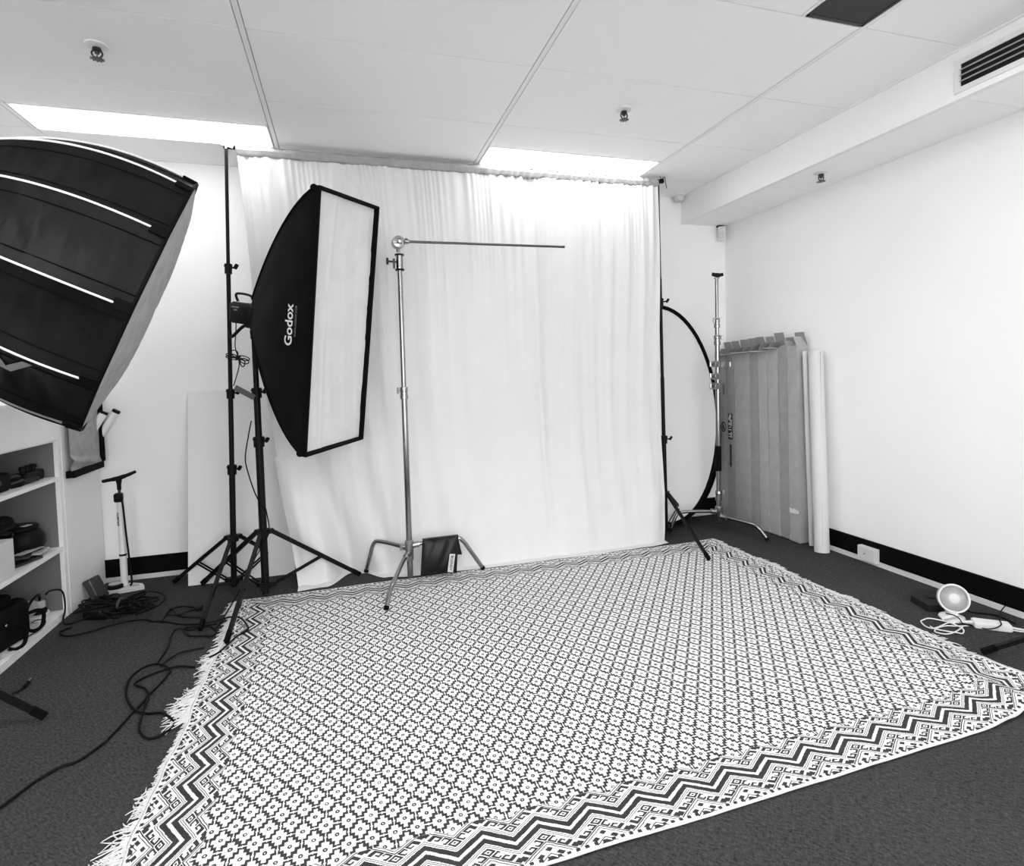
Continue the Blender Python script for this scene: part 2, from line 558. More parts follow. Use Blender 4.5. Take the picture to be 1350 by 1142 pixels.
# sprinklers
def sprinkler(x, y, z, label):
    t = thing('fire_sprinkler', (x, y, z), label, 'sprinkler', 'sprinkler heads')
    MB().lathe((x, y, z), [(.042, 0), (.041, -.004), (.030, -.009), (.016, -.012)], n=28).build('escutcheon', M_WPLAS, t)
    b = MB().lathe((x, y, z), [(.014, -.010), (.016, -.014), (.016, -.024), (.009, -.027), (.008, -.034)], n=14)
    b.build('valve_body', M_CHDARK, t)
    fr = MB()
    for s in (-1, 1):
        fr.tube(smooth_path([(x + s * .013, y, z - .020), (x + s * .019, y, z - .032), (x + s * .013, y, z - .046), (x, y, z - .052)], 4), .0035, 6)
    fr.lathe((x, y, z - .05), [(.004, 0.004), (.006, -.004)], n=8)
    fr.build('yoke', M_CHDARK, t)
    MB().cyl((x, y, z - .034), (x, y, z - .050), .0028, 8).build('glass_bulb', M_CHROME, t)
    d = MB().lathe((x, y, z - .053), [(.006, 0), (.019, -.001), (.019, -.003), (.006, -.004)], n=16)
    for k in range(10):
        a = 2 * PI * k / 10
        d.obox((x + .021 * math.cos(a), y + .021 * math.sin(a), z - .0548), (math.cos(a), math.sin(a), 0), (-math.sin(a), math.cos(a), 0), (0, 0, 1), .004, .003, .001)
    d.build('deflector', M_CHDARK, t)
sprinkler(-.905, 2.70, H, 'dark ceiling sprinkler head above the tilted round softbox')
sprinkler(1.455, 2.715, H, 'dark ceiling sprinkler head on the tile in front of the backdrop')
sprinkler(2.79, 2.765, ZS + .002, 'dark sprinkler head under the bulkhead by the right wall')

# smoke detector
t = thing('smoke_detector', (2.575, 3.93, H), 'round white detector on the ceiling beside the bulkhead end', 'detector')
MB().lathe((2.575, 3.93, H), [(.054, 0), (.054, -.014), (.050, -.018)], n=28).build('base', M_WPLAS, t)
MB().lathe((2.575, 3.93, H - .018), [(.040, 0), (.038, -.030), (.030, -.040), (.008, -.043)], n=28).build('sensor_cap', M_CREAM, t)
# motion sensor in the corner
t = thing('motion_sensor', (2.985, 3.96, 2.30), 'small white motion sensor tucked in the corner under the bulkhead', 'sensor')
MB().obox((2.985, 3.955, 2.305), (.75, -.65, 0), (.65, .75, 0), (0, 0, 1), .030, .022, .055, .008).build('housing', M_WPLAS, t)
MB().obox((2.969, 3.937, 2.290), (.75, -.65, 0), (.65, .75, 0), (0, 0, 1), .022, .006, .026, .004).build('lens_window', M_CREAM, t)
MB().box(2.965, 3.02, 3.965, 4.0, 2.362, 2.374).build('bracket', M_DGREY, t, smooth=False)

# air grille on the bulkhead face
t = thing('air_grille', (XS, 1.2, 2.47), 'white slotted air grille on the bulkhead face', 'vent')
gy0, gy1, gz0, gz1 = .55, 1.855, 2.424, 2.521
f = MB()
for (c, d, e, g) in ((gy0 - .025, gy1 + .025, gz0 - .022, gz0), (gy0 - .025, gy1 + .025, gz1, gz1 + .022), (gy0 - .025, gy0, gz0, gz1), (gy1, gy1 + .025, gz0, gz1)):
    f.box(XS - .006, XS, c, d, e, g)
f.build('frame', M_GRILLE, t, smooth=False)
MB().box(XS - .001, XS - .0002, gy0, gy1, gz0, gz1).build('duct_opening', M_BLACKHOLE, t, smooth=False)
for k in range(3):
    z = gz0 + .0245 * (k + 1)
    MB().obox((XS - .006, (gy0 + gy1) / 2, z), (.8, 0, .6), (0, 1, 0), (-.6, 0, .8), .0075, (gy1 - gy0) / 2, .0018).build('louvre_blade', M_BLADE, t, smooth=False)

# ================================================================== RUG
RX0, RX1, RY0, RY1 = -0.590, 2.440, 1.275, 3.375
def rug_material():
    mt = bpy.data.materials.new('woven_rug')
    mt.use_nodes = True
    nt = mt.node_tree
    b = nt.nodes['Principled BSDF']
    b.inputs['Roughness'].default_value = 0.95
    b.inputs['Specular IOR Level'].default_value = 0.05
    uv = nt.nodes.new('ShaderNodeUVMap')
    uv.uv_map = 'flat'
    sp = nt.nodes.new('ShaderNodeSeparateXYZ')
    nt.links.new(uv.outputs['UV'], sp.inputs[0])
    E.nt = nt
    # slight wobble of the weave
    wn = nt.nodes.new('ShaderNodeTexNoise')
    wn.inputs['Scale'].default_value = 55
    wn.inputs['Detail'].default_value = 2
    nt.links.new(uv.outputs['UV'], wn.inputs['Vector'])
    sc = nt.nodes.new('ShaderNodeSeparateColor')
    nt.links.new(wn.outputs['Color'], sc.inputs[0])
    wx, wy = E(sc.outputs[0]) - .5, E(sc.outputs[1]) - .5
    x = E(sp.outputs[0]) + wx * .0045
    y = E(sp.outputs[1]) + wy * .0045
    fine = nt.nodes.new('ShaderNodeTexNoise')
    fine.inputs['Scale'].default_value = 420
    fine.inputs['Detail'].default_value = 2
    nt.links.new(uv.outputs['UV'], fine.inputs['Vector'])
    fn = E(fine.outputs['Fac']) - .5
    fade = nt.nodes.new('ShaderNodeTexNoise')
    fade.inputs['Scale'].default_value = 26
    fade.inputs['Detail'].default_value = 2
    nt.links.new(uv.outputs['UV'], fade.inputs['Vector'])
    fd = E(fade.outputs['Fac']) - .5
    # ---- field of flower motifs
    PX, PY = .0595, .081
    X = (x - .233) / PX
    Y = (y - 1.535) / PY
    fx = X - X.rnd()
    fy = Y - Y.rnd()
    ax, ay = fx.abs(), fy.abs()
    n1 = (ax + ay) * 2.0
    t1 = (ax - ay) * 2.0
    tri = ((t1 * 1.75 + .5).frac() - .5).abs() * 4.0 - 1.0
    e = n1 - 1.0 + tri * .15
    at = t1.abs()
    line = e.abs().lt(fd * .26 + fn * .16 + .235 + at * -.065).AND(at.lt(.86))
    near1 = n1.lt(1.0)
    cx = sel(near1, ax, ax * -1.0 + .5) * PX
    cy = sel(near1, ay, ay * -1.0 + .5) * PY
    rr = (cx * cx + cy * cy).sqrt()
    ring = (rr - .0042).abs().lt(fd * .004 + .0019)
    field = line.OR(ring)
    # ---- border
    ex = (x - RX0).min(RX1 - x)
    ey = (y - RY0).min(RY1 - y)
    v = ex.min(ey)
    P = .1515
    useY = ex.lt(ey)
    u = sel(useY, (y - 1.876) / P, (x - .684) / P)
    fr = u.frac()
    wlow = ((u + .5).frac() - .5).abs() * P        # distance from a vertex that points to the edge
    whigh = (fr - .5).abs() * P                    # distance from a vertex that points to the field
    S = .64
    above = (v - (.081 + .0)) - wlow * S
    isab = above.gt(0.0)
    mm = above.abs()
    w = sel(isab, wlow, whigh)
    MM = mm + w * (2 * S)
    d = mm
    jag = fn * .006
    bord = (d + jag).inside(.0058, .0225)
    bord = bord.OR((d + fn * .001).inside(.0265, .0285)).OR((d + fn * .001).inside(.0322, .0342))
    band = d.inside(.039, .064)
    a = (d - .039) / .025
    def blk(s, l):
        return band.AND(MM.inside(s, s + l)), (MM - s) / l
    # square with a dot
    k1, b1 = blk(.039, .026)
    sq = a.lt(.24).OR(a.gt(.76)).OR(b1.lt(.24)).OR(b1.gt(.76)).OR(a.inside(.40, .62).AND(b1.inside(.38, .62)))
    # open U
    k2, b2 = blk(.0685, .024)
    uu = b2.lt(.26).OR(a.gt(.74)).OR(b2.gt(.8).AND(a.gt(.45))).OR(a.lt(.2).AND(b2.lt(.45)))
    # thick hook
    k3, b3 = blk(.096, .032)
    hk = b3.gt(.62).OR(a.gt(.74)).OR(b3.lt(.2).AND(a.gt(.25))).OR(a.inside(.22, .42).AND(b3.lt(.45)))
    bord = bord.OR(k1.AND(sq)).OR(k2.AND(uu)).OR(k3.AND(hk))
    # outer chevron pair and diamond
    bord = bord.OR(d.inside(.0655, .0690).AND(MM.lt(.160))).OR(d.inside(.0740, .0765).AND(MM.lt(.150)))
    bord = bord.OR(d.inside(.084, .098).AND(MM.inside(.084, .098)))
    bord = bord.OR(d.inside(.084, .097).AND(MM.inside(.116, .134)))
    bord = bord.OR(d.inside(.104, .107)).OR(d.inside(.113, .126))
    bord = bord.OR(band.AND(MM.inside(.136, .154)).AND(a.gt(.3)))
    bord = bord.OR(v.inside(.007, .016).AND((u * 6.0).frac().gt(.55)))
    # border or field
    inb = v.lt(.186).AND(isab.NOT().OR(d.lt(.078)).OR(v.lt(.165)))
    dark = sel(inb, bord, field)
    hem = v.lt(.005)
    dark = dark.AND(hem.NOT())
    val_d = .042 + fn * .05 + fd * .035
    val_w = .74 + fn * .14
    col = sel(dark, val_d, val_w)
    col = col.max(.025).min(.9)
    nt.links.new(col.s, b.inputs['Base Color'])
    bp = nt.nodes.new('ShaderNodeBump')
    bp.inputs['Strength'].default_value = 0.35
    bp.inputs['Distance'].default_value = 0.003
    nt.links.new(fine.outputs['Fac'], bp.inputs['Height'])
    nt.links.new(bp.outputs['Normal'], b.inputs['Normal'])
    return mt
M_RUG = rug_material()

def rug_point(x, y):
    """flat coordinates to the gently rumpled surface"""
    fx = (x - RX0) / (RX1 - RX0)
    fy = (y - RY0) / (RY1 - RY0)
    near = 1 - sstep(0, .25, fy)
    X, Y = x, y
    # the front edge drifts back towards the right corner, which curls a little
    Y += near * .055 * max(0, fx - .25) ** 1.2
    k = sstep(.84, 1.0, fx) * near
    X += -.03 * k
    Y += .03 * k
    X += .010 * noise1(y * 9, 1) * (1 - sstep(0, .06, fx)) + .012 * noise1(y * 8, 4) * sstep(.95, 1, fx)
    Z = .006 + .0022 * (1 + noise1(x * 5 + y * 3, 2)) + .0016 * noise1(x * 13 - y * 9, 5)
    Z += .012 * k * (1 + math.sin(x * 34)) + .012 * k
    Z += .004 * sstep(.9, 1, fx) * (1 + math.sin(y * 21))
    return Vector((X, Y, Z))

t_rug = thing('patterned_rug', (.9, 2.3, 0), 'large fringed rug with white flower lattice and dark zigzag border', 'rug')
NU, NV = 190, 130
mb = MB()
flat = [(RX0 + (RX1 - RX0) * i / NU, RY0 + (RY1 - RY0) * j / NV) for j in range(NV + 1) for i in range(NU + 1)]
top = [rug_point(x, y) for x, y in flat]
fs = [(j * (NU + 1) + i, j * (NU + 1) + i + 1, (j + 1) * (NU + 1) + i + 1, (j + 1) * (NU + 1) + i) for j in range(NV) for i in range(NU)]
ring = [i for i in range(NU + 1)] + [j * (NU + 1) + NU for j in range(1, NV + 1)] + [NV * (NU + 1) + i for i in range(NU - 1, -1, -1)] + [j * (NU + 1) for j in range(NV - 1, 0, -1)]
nb = len(top)
bot = [top[i] + Vector((0, 0, -.0035)) for i in ring]
R_ = len(ring)
for k in range(R_):
    fs.append((ring[k], nb + k, nb + (k + 1) % R_, ring[(k + 1) % R_]))
mb.add(top + bot, fs)
allflat = flat + [flat[i] for i in ring]
rug = mb.build('woven_field', M_RUG, t_rug, angle=60)
uvl = rug.data.uv_layers.new(name='flat')
loops = np.empty(len(rug.data.loops), dtype=np.int32)
rug.data.loops.foreach_get('vertex_index', loops)
uvl.data.foreach_set('uv', np.array(allflat, dtype=np.float32)[loops].ravel())

# bound edge cord along the front, and the fringe
MB().tube([rug_point(RX0 + (RX1 - RX0) * i / 120, RY0) + Vector((0, -.001, -.001)) for i in range(121)], .0032, 6).build('bound_edge', M_FRINGE, t_rug)
def fringe(side):
    m_ = MB()
    rnd = random.Random(3 if side < 0 else 5)
    n = 520
    for i in range(n):
        y = RY0 + .01 + (RY1 - RY0 - .02) * (i + rnd.random() * .8) / n
        base = rug_point(RX0 if side < 0 else RX1, y)
        clump = noise1(y * 11, 3 if side < 0 else 8)
        if side < 0:
            if 2.22 < y < 2.44:
                L = .092 + rnd.uniform(-.022, .012)
            elif 1.88 < y <= 2.22:
                L = .014 + .010 * rnd.random()
            elif y <= 1.88:
                L = .035 + .045 * max(0, clump + .25) + rnd.uniform(-.015, .02)
            else:
                L = .042 + .025 * clump + rnd.uniform(-.015, .02)
        else:
            L = .040 + .022 * clump + rnd.uniform(-.018, .018)
        L = max(.010, L)
        sw = (.5 * noise1(y * 17, 2) + rnd.uniform(-.55, .55))
        if side < 0 and 2.22 < y < 2.44:
            sw = sw * .3 - .1
        curl = rnd.uniform(-1, 1)
        pts = []
        for k in range(5):
            t = k / 4
            ang = sw + curl * t * .9
            pts.append(Vector((base.x + side * L * t * math.cos(ang), base.y + L * t * math.sin(ang), max(.0035, base.z * (1 - t) ** 2 + .004 + .006 * math.sin(t * 3) * rnd.random()))))
        m_.tube(pts, [.0024, .0022, .002, .0018, .0012], 4)
    o = m_.build('fringe', M_FRINGE, t_rug)
    o['kind'] = 'stuff'
fringe(-1)
fringe(1)

# ================================================================== BACKDROP: two stands, crossbar, cloth
def light_stand(root, col, feet, hub_z, low_z, secs, leg_w=.020, tilt=None, joints=None, mt=M_BLK):
    """col(z)->point on column axis; secs list of (z0,z1,r); feet list of points"""
    for (z0, z1, r) in secs:
        MB().tube([col(z0), col(z1)], r, 14).build('column_tube', mt, root)
    for (z, r) in (joints or []):
        j = MB().tube([col(z - .028), col(z + .028)], r + .008, 14)
        j.tube([col(z + .010), col(z + .022)], r + .011, 14)
        jo = j.build('clamp_collar', M_BLKP, root)
        c = col(z)
        k = MB().cyl(c, c + Vector((.038, -.018, .006)), .005, 8)
        k.obox(c + Vector((.044, -.021, .010)), (.5, -.2, .8), (.3, .9, 0), (-.8, 0, .5), .016, .005, .009, .003)
        k.build('wing_knob', M_BLKP, jo)
    for nm, z in (('leg_spider', hub_z), ('brace_spider', low_z)):
        c = col(z)
        s = MB().tube([col(z - .018), col(z + .018)], .030, 14)
        for f in feet:
            d = Vector((f[0] - c.x, f[1] - c.y, 0)).normalized()
            s.obox(c + d * .036, d, d.cross(Vector((0, 0, 1))), (0, 0, 1), .018, .014, .012)
        s.build(nm, M_BLKP, root)
    for f in feet:
        c = col(hub_z)
        d = Vector((f[0] - c.x, f[1] - c.y, 0)).normalized()
        a = c + d * .045
        b = Vector((f[0], f[1], f[2] if len(f) > 2 else .012))
        tip = b + (a - b).normalized() * .05
        leg = MB().bar(a, tip, leg_w, .016).build('leg', mt, root, smooth=False)
        MB().bar(tip + (a - b).normalized() * .005, b, leg_w + .003, .0175).build('rubber_foot', M_BLKSEAM, leg, smooth=False)
        mid = a + (b - a) * .55
        side = d.cross(Vector((0, 0, 1))) * .011
        c2 = col(low_z) + d * .045
        br = MB()
        br.bar(c2 + side, mid + side, .010, .004)
        br.bar(c2 - side, mid - side, .010, .004)
        br.cyl(mid - side * 1.6, mid + side * 1.6, .006, 8)
        br.build('brace', mt, root, smooth=False)

# left backdrop stand
tb = thing('backdrop_stand', (-.652, 3.58, 0), 'tall black light stand holding the left end of the backdrop crossbar', 'stand')
colL = lambda z: Vector((-.664 + (-.594 + .664) * z / 2.56, 3.58, z))
light_stand(tb, colL, [(-.722, 3.030, .014), (-1.035, 3.815, .012), (-.392, 3.925, .012)], .305, .055,
            [(.02, .71, .0165), (.71, 1.16, .0135), (1.16, 1.87, .0115), (1.87, 2.535, .0095)], joints=[(.705, .0165), (1.145, .0135), (1.86, .0115)])
MB().cyl(colL(2.50), colL(2.572), .006, 10).build('top_spigot', M_CHROME, tb)

# right backdrop stand
tb = thing('backdrop_stand', (2.20, 3.62, 0), 'black light stand at the right edge of the backdrop, one leg on the rug', 'stand')
colR = lambda z: Vector((2.222 + (2.196 - 2.222) * z / 2.55, 3.615, z))
light_stand(tb, colR, [(2.157, 3.013, .016), (1.72, 3.90, .012), (2.62, 3.93, .012)], .305, .055,
            [(.02, .71, .0165), (.71, 1.16, .0135), (1.16, 1.87, .0115), (1.87, 2.535, .0095)], joints=[(.705, .0165), (1.70, .0115)])
MB().cyl(colR(2.50), colR(2.572), .006, 10).build('top_spigot', M_CHROME, tb)

# crossbar
tc_ = thing('crossbar', (.8, 3.60, 2.55), 'telescopic crossbar along the top of the backdrop, its bare tip at the left stand', 'pole')
MB().cyl((-.61, 3.597, 2.553), (2.225, 3.60, 2.55), .011, 12).build('bar_tube', M_BLK, tc_)
MB().obox((-.592, 3.592, 2.560), (1, 0, -.25), (0, 1, 0), (.25, 0, 1), .034, .010, .009).build('chrome_tip', M_CAST, tc_, smooth=False)
MB().obox((2.215, 3.60, 2.556), (1, 0, .2), (0, 1, 0), (-.2, 0, 1), .016, .010, .014).build('end_clamp', M_BLK, tc_, smooth=False)
sg = MB()
sg.tube(smooth_path([(2.215, 3.592, 2.566), (2.225, 3.585, 2.58), (2.235, 3.585, 2.574), (2.238, 3.583, 2.545), (2.246, 3.58, 2.50)], 5), .0025, 6)
sg.tube(smooth_path([(2.208, 3.592, 2.566), (2.2, 3.585, 2.58), (2.193, 3.585, 2.575)], 5), .0025, 6)
sg.build('tie_string', M_BLK, tc_)

# cloth
bot_pts = [(-.303, 3.400), (-.148, 3.425), (.004, 3.60), (.075, 3.57), (.199, 3.450), (.332, 3.420), (.516, 3.412), (.795, 3.392), (1.090, 3.392), (1.508, 3.392), (1.978, 3.405), (2.13, 3.435)]
def bot_xy(u):
    n = len(bot_pts) - 1
    # place by x fraction of the hem
    xs_ = [p[0] for p in bot_pts]
    x = xs_[0] + (xs_[-1] - xs_[0]) * u
    for i in range(n):
        if x <= xs_[i + 1] + 1e-9:
            t = (x - xs_[i]) / (xs_[i + 1] - xs_[i])
            t = t * t * (3 - 2 * t)
            return x, bot_pts[i][1] + (bot_pts[i + 1][1] - bot_pts[i][1]) * t
    return x, bot_pts[-1][1]
ZT = 2.512
def left_x(z):
    if z > .75:
        return -.543 + (ZT - z) * (.127 / (ZT - .75)) * (1 + .15 * math.sin(z * 3))
    return -.416 + (.75 - z) * .085 / .75
def cloth_pt(u, v):
    # v 0 top -> 1 hem ; first .9 hangs, the rest sweeps forward to the floor
    hang = .955
    xl = left_x(ZT * (1 - min(1, v / hang)))
    xr = 2.178 + .008 * math.sin(v * 9)
    x = xl + (xr - xl) * u
    bx, by = bot_xy(u)
    s = v / hang
    z = ZT * (1 - s) if v < hang else 0
    y0 = 3.60
    zf = .85
    if v < hang:
        z = ZT * (1 - s)
        q = max(0.0, 1 - z / zf)
        y = y0 + (by + .055 - y0) * q ** 1.8
        x = x + (bx - x) * q ** 3
    else:
        q = (v - hang) / (1 - hang)
        z = .0045
        y = by + .055 * (1 - q)
        x = bx
    # folds
    top_amt = math.exp(-v * 5)
    gath = (.35 + .65 * sstep(.45, .6, u)) 
    f = .0095 * top_amt * gath * math.sin(u * 190 + 3 * math.sin(u * 31)) + .006 * math.exp(-v * 9) * math.sin(u * 420 + 5 * math.sin(u * 47))
    f += .022 * noise1(u * 26 + .8 * math.sin(v * 3), 1.0) * (.4 + .6 * v) * (1 - .5 * sstep(.3, .5, u) * (1 - sstep(.62, .7, u)))
    f += .010 * noise1(u * 60 + 2 * v, 4.0) * (1 - .7 * v) * (.25 + .75 * (sstep(.62, .68, u) + 1 - sstep(.25, .33, u)))
    # vertical seam fold near two thirds
    us = .655 + .004 * math.sin(v * 4)
    f += -.030 * math.exp(-((u - us) / .013) ** 2) * (1 - .4 * v) + .012 * sstep(us, us + .012, u) - .006
    # slanting pull folds lower left
    lw = sstep(.45, .95, v) * (1 - sstep(.16, .34, u))
    f += .030 * lw * math.sin((u * 60 - v * 9)) 
    # soft diagonal creases
    f += .0030 * math.sin((u * 40 + v * 60) + noise1(u*30+v*20,3)) * sstep(.7, .9, v) * sstep(.3, .4, u)
    damp = 1 - .8 * sstep(hang - .12, 1.0, v)
    y -= f * damp
    if v > hang:
        z += abs(f) * .4 * (1 - q)
    return Vector((x, y, max(z, .0045)))
t_cl = thing('backdrop_cloth', (.8, 3.6, 2.5), 'huge white muslin backdrop hanging from the crossbar to the floor', 'backdrop')
t_cl['kind'] = 'thing'
MB().grid(cloth_pt, 420, 170).build('hanging_cloth', M_CLOTH, t_cl, angle=80)
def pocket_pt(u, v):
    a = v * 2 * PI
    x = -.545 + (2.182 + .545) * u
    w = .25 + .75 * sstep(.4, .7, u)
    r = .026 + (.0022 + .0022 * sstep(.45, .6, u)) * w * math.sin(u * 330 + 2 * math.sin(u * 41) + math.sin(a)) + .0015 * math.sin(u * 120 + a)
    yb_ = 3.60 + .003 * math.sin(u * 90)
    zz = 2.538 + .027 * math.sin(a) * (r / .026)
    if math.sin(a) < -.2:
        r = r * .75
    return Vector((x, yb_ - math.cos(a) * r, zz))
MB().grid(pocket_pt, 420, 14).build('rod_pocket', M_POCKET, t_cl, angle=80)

# ================================================================== FOAM BOARD
t = thing('foam_board', (-.67, 3.74, 0), 'plain white foam board leaning on the back wall behind the black stands', 'board')
b0, b1 = Vector((-.942, 3.742, .0)), Vector((-.947, 3.975, 1.155))
ux, uz = Vector((1, 0, 0)), (b1 - b0).normalized()
un = ux.cross(uz)
MB().obox(b0 + ux * .30 + uz * .589 + un * -.004, ux, un, uz, .30, .0045, .589).build('panel', M_BOARD, t, smooth=False)

# ================================================================== STRIP SOFTBOX ON ITS STAND
tb = thing('light_stand', (-.465, 3.37, 0), 'heavy black light stand under the tall strip softbox', 'stand')
colG = lambda z: Vector((-.465, 3.37, z))
light_stand(tb, colG, [(-.569, 2.830, .016), (.045, 3.545, .012), (-.862, 3.722, .012)], .375, .075,
            [(.03, .88, .0205), (.86, 1.16, .0175), (1.14, 1.47, .0145)], leg_w=.024, joints=[(.880, .0205), (1.150, .0175)])
MB().cyl(colG(1.44), colG(1.50), .008, 10).build('top_spigot', M_CHROME, tb)
MB().bar((-.475, 3.35, 1.125), (-.567, 3.335, 1.185), .030, .012).build('clamp_lever', M_DGREY, tb, smooth=False)

# softbox frame: centre, axes fitted to the room
def axes_from(yaw, pt, rl):
    return Matrix.Rotation(yaw, 3, 'Z') @ Matrix.Rotation(pt, 3, 'X') @ Matrix.Rotation(rl, 3, 'Y')
SBH = 1.28
Q = axes_from(.951, .165, -.062)
SW = Q @ Vector((1, 0, 0))
SN = Q @ Vector((0, -1, 0))
SU = Q @ Vector((0, 0, 1))
camc = Vector((0, 0, 1.2332))
SBC = camc + (Vector((-.008, 2.395, 1.433)) - camc) * SBH
SHW, SHH, SD = .376 * SBH / 2, SBH / 2, .50
def sb_half(s):
    f = 1 - (s / SD) ** 1.35
    f2 = 1 - (s / SD) ** 1.7
    return .085 + (SHW - .085) * f2, .085 + (SHH - .085) * f
def sb_pt(a, s, h, off=0.0):
    """a: side angle index handled by caller"""
    return SBC - SN * s
t_sb = thing('strip_softbox', tuple(SBC - SN * SD), 'tall rectangular strip softbox with pale front and black sides', 'softbox')
def side_panel(ax, nrm, half_along, half_out):
    def fn(u, v):
        s = v * SD
        hw, hh = sb_half(s)
        al = (hh if half_along == 'h' else hw) * (2 * u - 1)
        ou = (hw if half_along == 'h' else hh)
        bul = .010 * math.sin(PI * v) * math.sin(PI * u) + .003 * noise1(u * 9 + v * 4, 2) * math.sin(PI * v)
        return SBC - SN * s + ax * al + nrm * (ou + bul)
    return fn
for nm, ax, nrm, k in (('side_panel', SU, -SW, 'h'), ('side_panel', SU, SW, 'h'), ('side_panel', SW, SU, 'w'), ('side_panel', SW, -SU, 'w')):
    MB().grid(side_panel(ax, nrm, k, None), 28, 18).build(nm, M_SOFTSIDE, t_sb, angle=80)
# seams at the four edges
for sx in (-1, 1):
    for sz in (-1, 1):
        pts = []
        for i in range(15):
            s = SD * i / 14
            hw, hh = sb_half(s)
            pts.append(SBC - SN * s + SW * sx * hw + SU * sz * hh)
        MB().tube(pts, .006, 6).build('edge_seam', M_BLKSEAM, t_sb)
# front lip
lip = MB()
for (a, b) in (((-1, 1), (1, 1)), ((1, 1), (1, -1)), ((1, -1), (-1, -1)), ((-1, -1), (-1, 1))):
    A = SBC + SW * a[0] * SHW + SU * a[1] * SHH
    B = SBC + SW * b[0] * SHW + SU * b[1] * SHH
    d = (B - A).normalized()
    inn = ((SBC - A) - d * (SBC - A).dot(d)).normalized()
    lip.obox((A + B) / 2 + SN * .008 - inn * .001, d, SN, inn, (B - A).length / 2 + .004, .016, .006)
lip.build('front_lip', M_BLKSEAM, t_sb, smooth=False)
# corner pockets
for sx in (-1, 1):
    for sz in (-1, 1):
        c = SBC + SW * sx * (SHW - .004) + SU * sz * (SHH - .004) - SN * .018
        MB().ball(c, .018, 10, 8).build('corner_pocket', M_BLKSEAM, t_sb)
def sb_front(u, v):
    a, b = (2 * u - 1), (2 * v - 1)
    wr = .004 * noise1(u * 11 + 2 * v, 1) * (1 - abs(b) ** 6) + .0025 * noise1(v * 17 + u * 5, 3)
    cre = .004 * (math.exp(-((u - .27 - .03 * v) / .02) ** 2)) - sum(.003 * math.exp(-((v - c - .03 * u) / .010) ** 2) for c in (.42, .55, .68, .80))
    sag = -.020 * (1 - a * a) * (1 - b * b)
    return SBC + SW * a * (SHW - .009) + SU * b * (SHH - .009) + SN * (sag + wr + cre)
MB().grid(sb_front, 50, 110).build('front_diffuser', M_DIFFCLOTH, t_sb, angle=80)
MB().tube([SBC - SN * (SD - .006), SBC - SN * (SD + .022)], .092, 28).build('speed_ring', M_BLK, t_sb)
# lettering on the side panel
def sb_text(body, size, s0, h0, bold, name, material, spacing=1.0):
    vs, fs = text_verts(body, size, bold=bold, spacing=spacing)
    out = []
    for (x, y, z) in vs:
        s = s0 + y
        h = h0 + x
        hw, hh = sb_half(s)
        u = (h / hh + 1) / 2
        bul = .010 * math.sin(PI * s / SD) * math.sin(PI * u) + .003 * noise1(u * 9 + s / SD * 4, 2) * math.sin(PI * s / SD)
        out.append(SBC - SN * s + SU * h - SW * (hw + bul + .0025))
    mb_ = MB()
    mb_.add(out, fs)
    mb_.build(name, material, t_sb, smooth=False)
sb_text('Godox', .071, .122, -.010, .0013, 'lettering', M_PRINT)
sb_text('WWW.GODOX.COM', .015, .080, .012, .0002, 'small_lettering', M_PRINTG, 1.05)

# flash head
fh = SBC - SN * (SD + .022)
t_fh = thing('studio_flash', tuple(fh), 'black studio flash head clamped behind the strip softbox', 'flash')
FA, FU = -SN, SU
FS = FA.cross(FU).normalized()
MB().obox(fh + FA * .085, FA, FS, FU, .085, .050, .058, .012).build('body', M_BLKP, t_fh)
MB().tube([fh - FA * .001, fh + FA * .02], .070, 24).build('mount_ring', M_BLK, t_fh)
hd = MB()
hp = [fh + FA * .155 + FU * .058, fh + FA * .168 + FU * .100, fh + FA * .07 + FU * .098, fh + FA * .045 + FU * .058]
hd.tube(smooth_path(hp, 5), .007, 8)
hd.build('carry_handle', M_BLKP, t_fh)
MB().obox(fh + FA * .065 + FU * .059, FA, FS, FU, .06, .035, .003).build('pale_top_strip', M_WPLAS, t_fh, smooth=False)
for dz, w in ((.030, .026), (.015, .012)):
    for s_ in (-1, 1):
        MB().obox(fh + FA * (.125 - (.026 - w) * .2) + FU * dz + FS * s_ * .0505, FA, FS, FU, w, .0006, .0035).build('pale_print', M_PRINTG, t_fh, smooth=False)
MB().obox(fh + FA * .171, FA, FS, FU, .004, .042, .048, .003).build('rear_panel', M_DGREY, t_fh)
kb = MB()
for i in range(2):
    kb.cyl(fh + FA * .172 + FU * (.02 - .04 * i), fh + FA * .184 + FU * (.02 - .04 * i), .010, 12)
kb.build('dial', M_BLKP, t_fh)
# tilt bracket and its lever
bkt = MB()
sp_ = Vector((-.465, 3.37, 1.495))
bkt.cyl(sp_ + Vector((0, 0, -.05)), sp_ + Vector((0, 0, .028)), .019, 14)
bkt.obox(sp_ + Vector((0, 0, .030)), FA, FS, FU, .04, .022, .022, .005)
bkt.build('tilt_bracket', M_BLK, t_fh)
lv = smooth_path([sp_ + Vector((0, 0, .02)), sp_ + FA * .07 + Vector((0, 0, .012)), sp_ + FA * .155 + Vector((0, 0, -.055)), sp_ + FA * .17 + Vector((0, 0, -.03)), sp_ + FA * .175 + Vector((0, 0, .005))], 6)
MB().tube(lv, .009, 10).build('tilt_lever', M_BLK, t_fh)

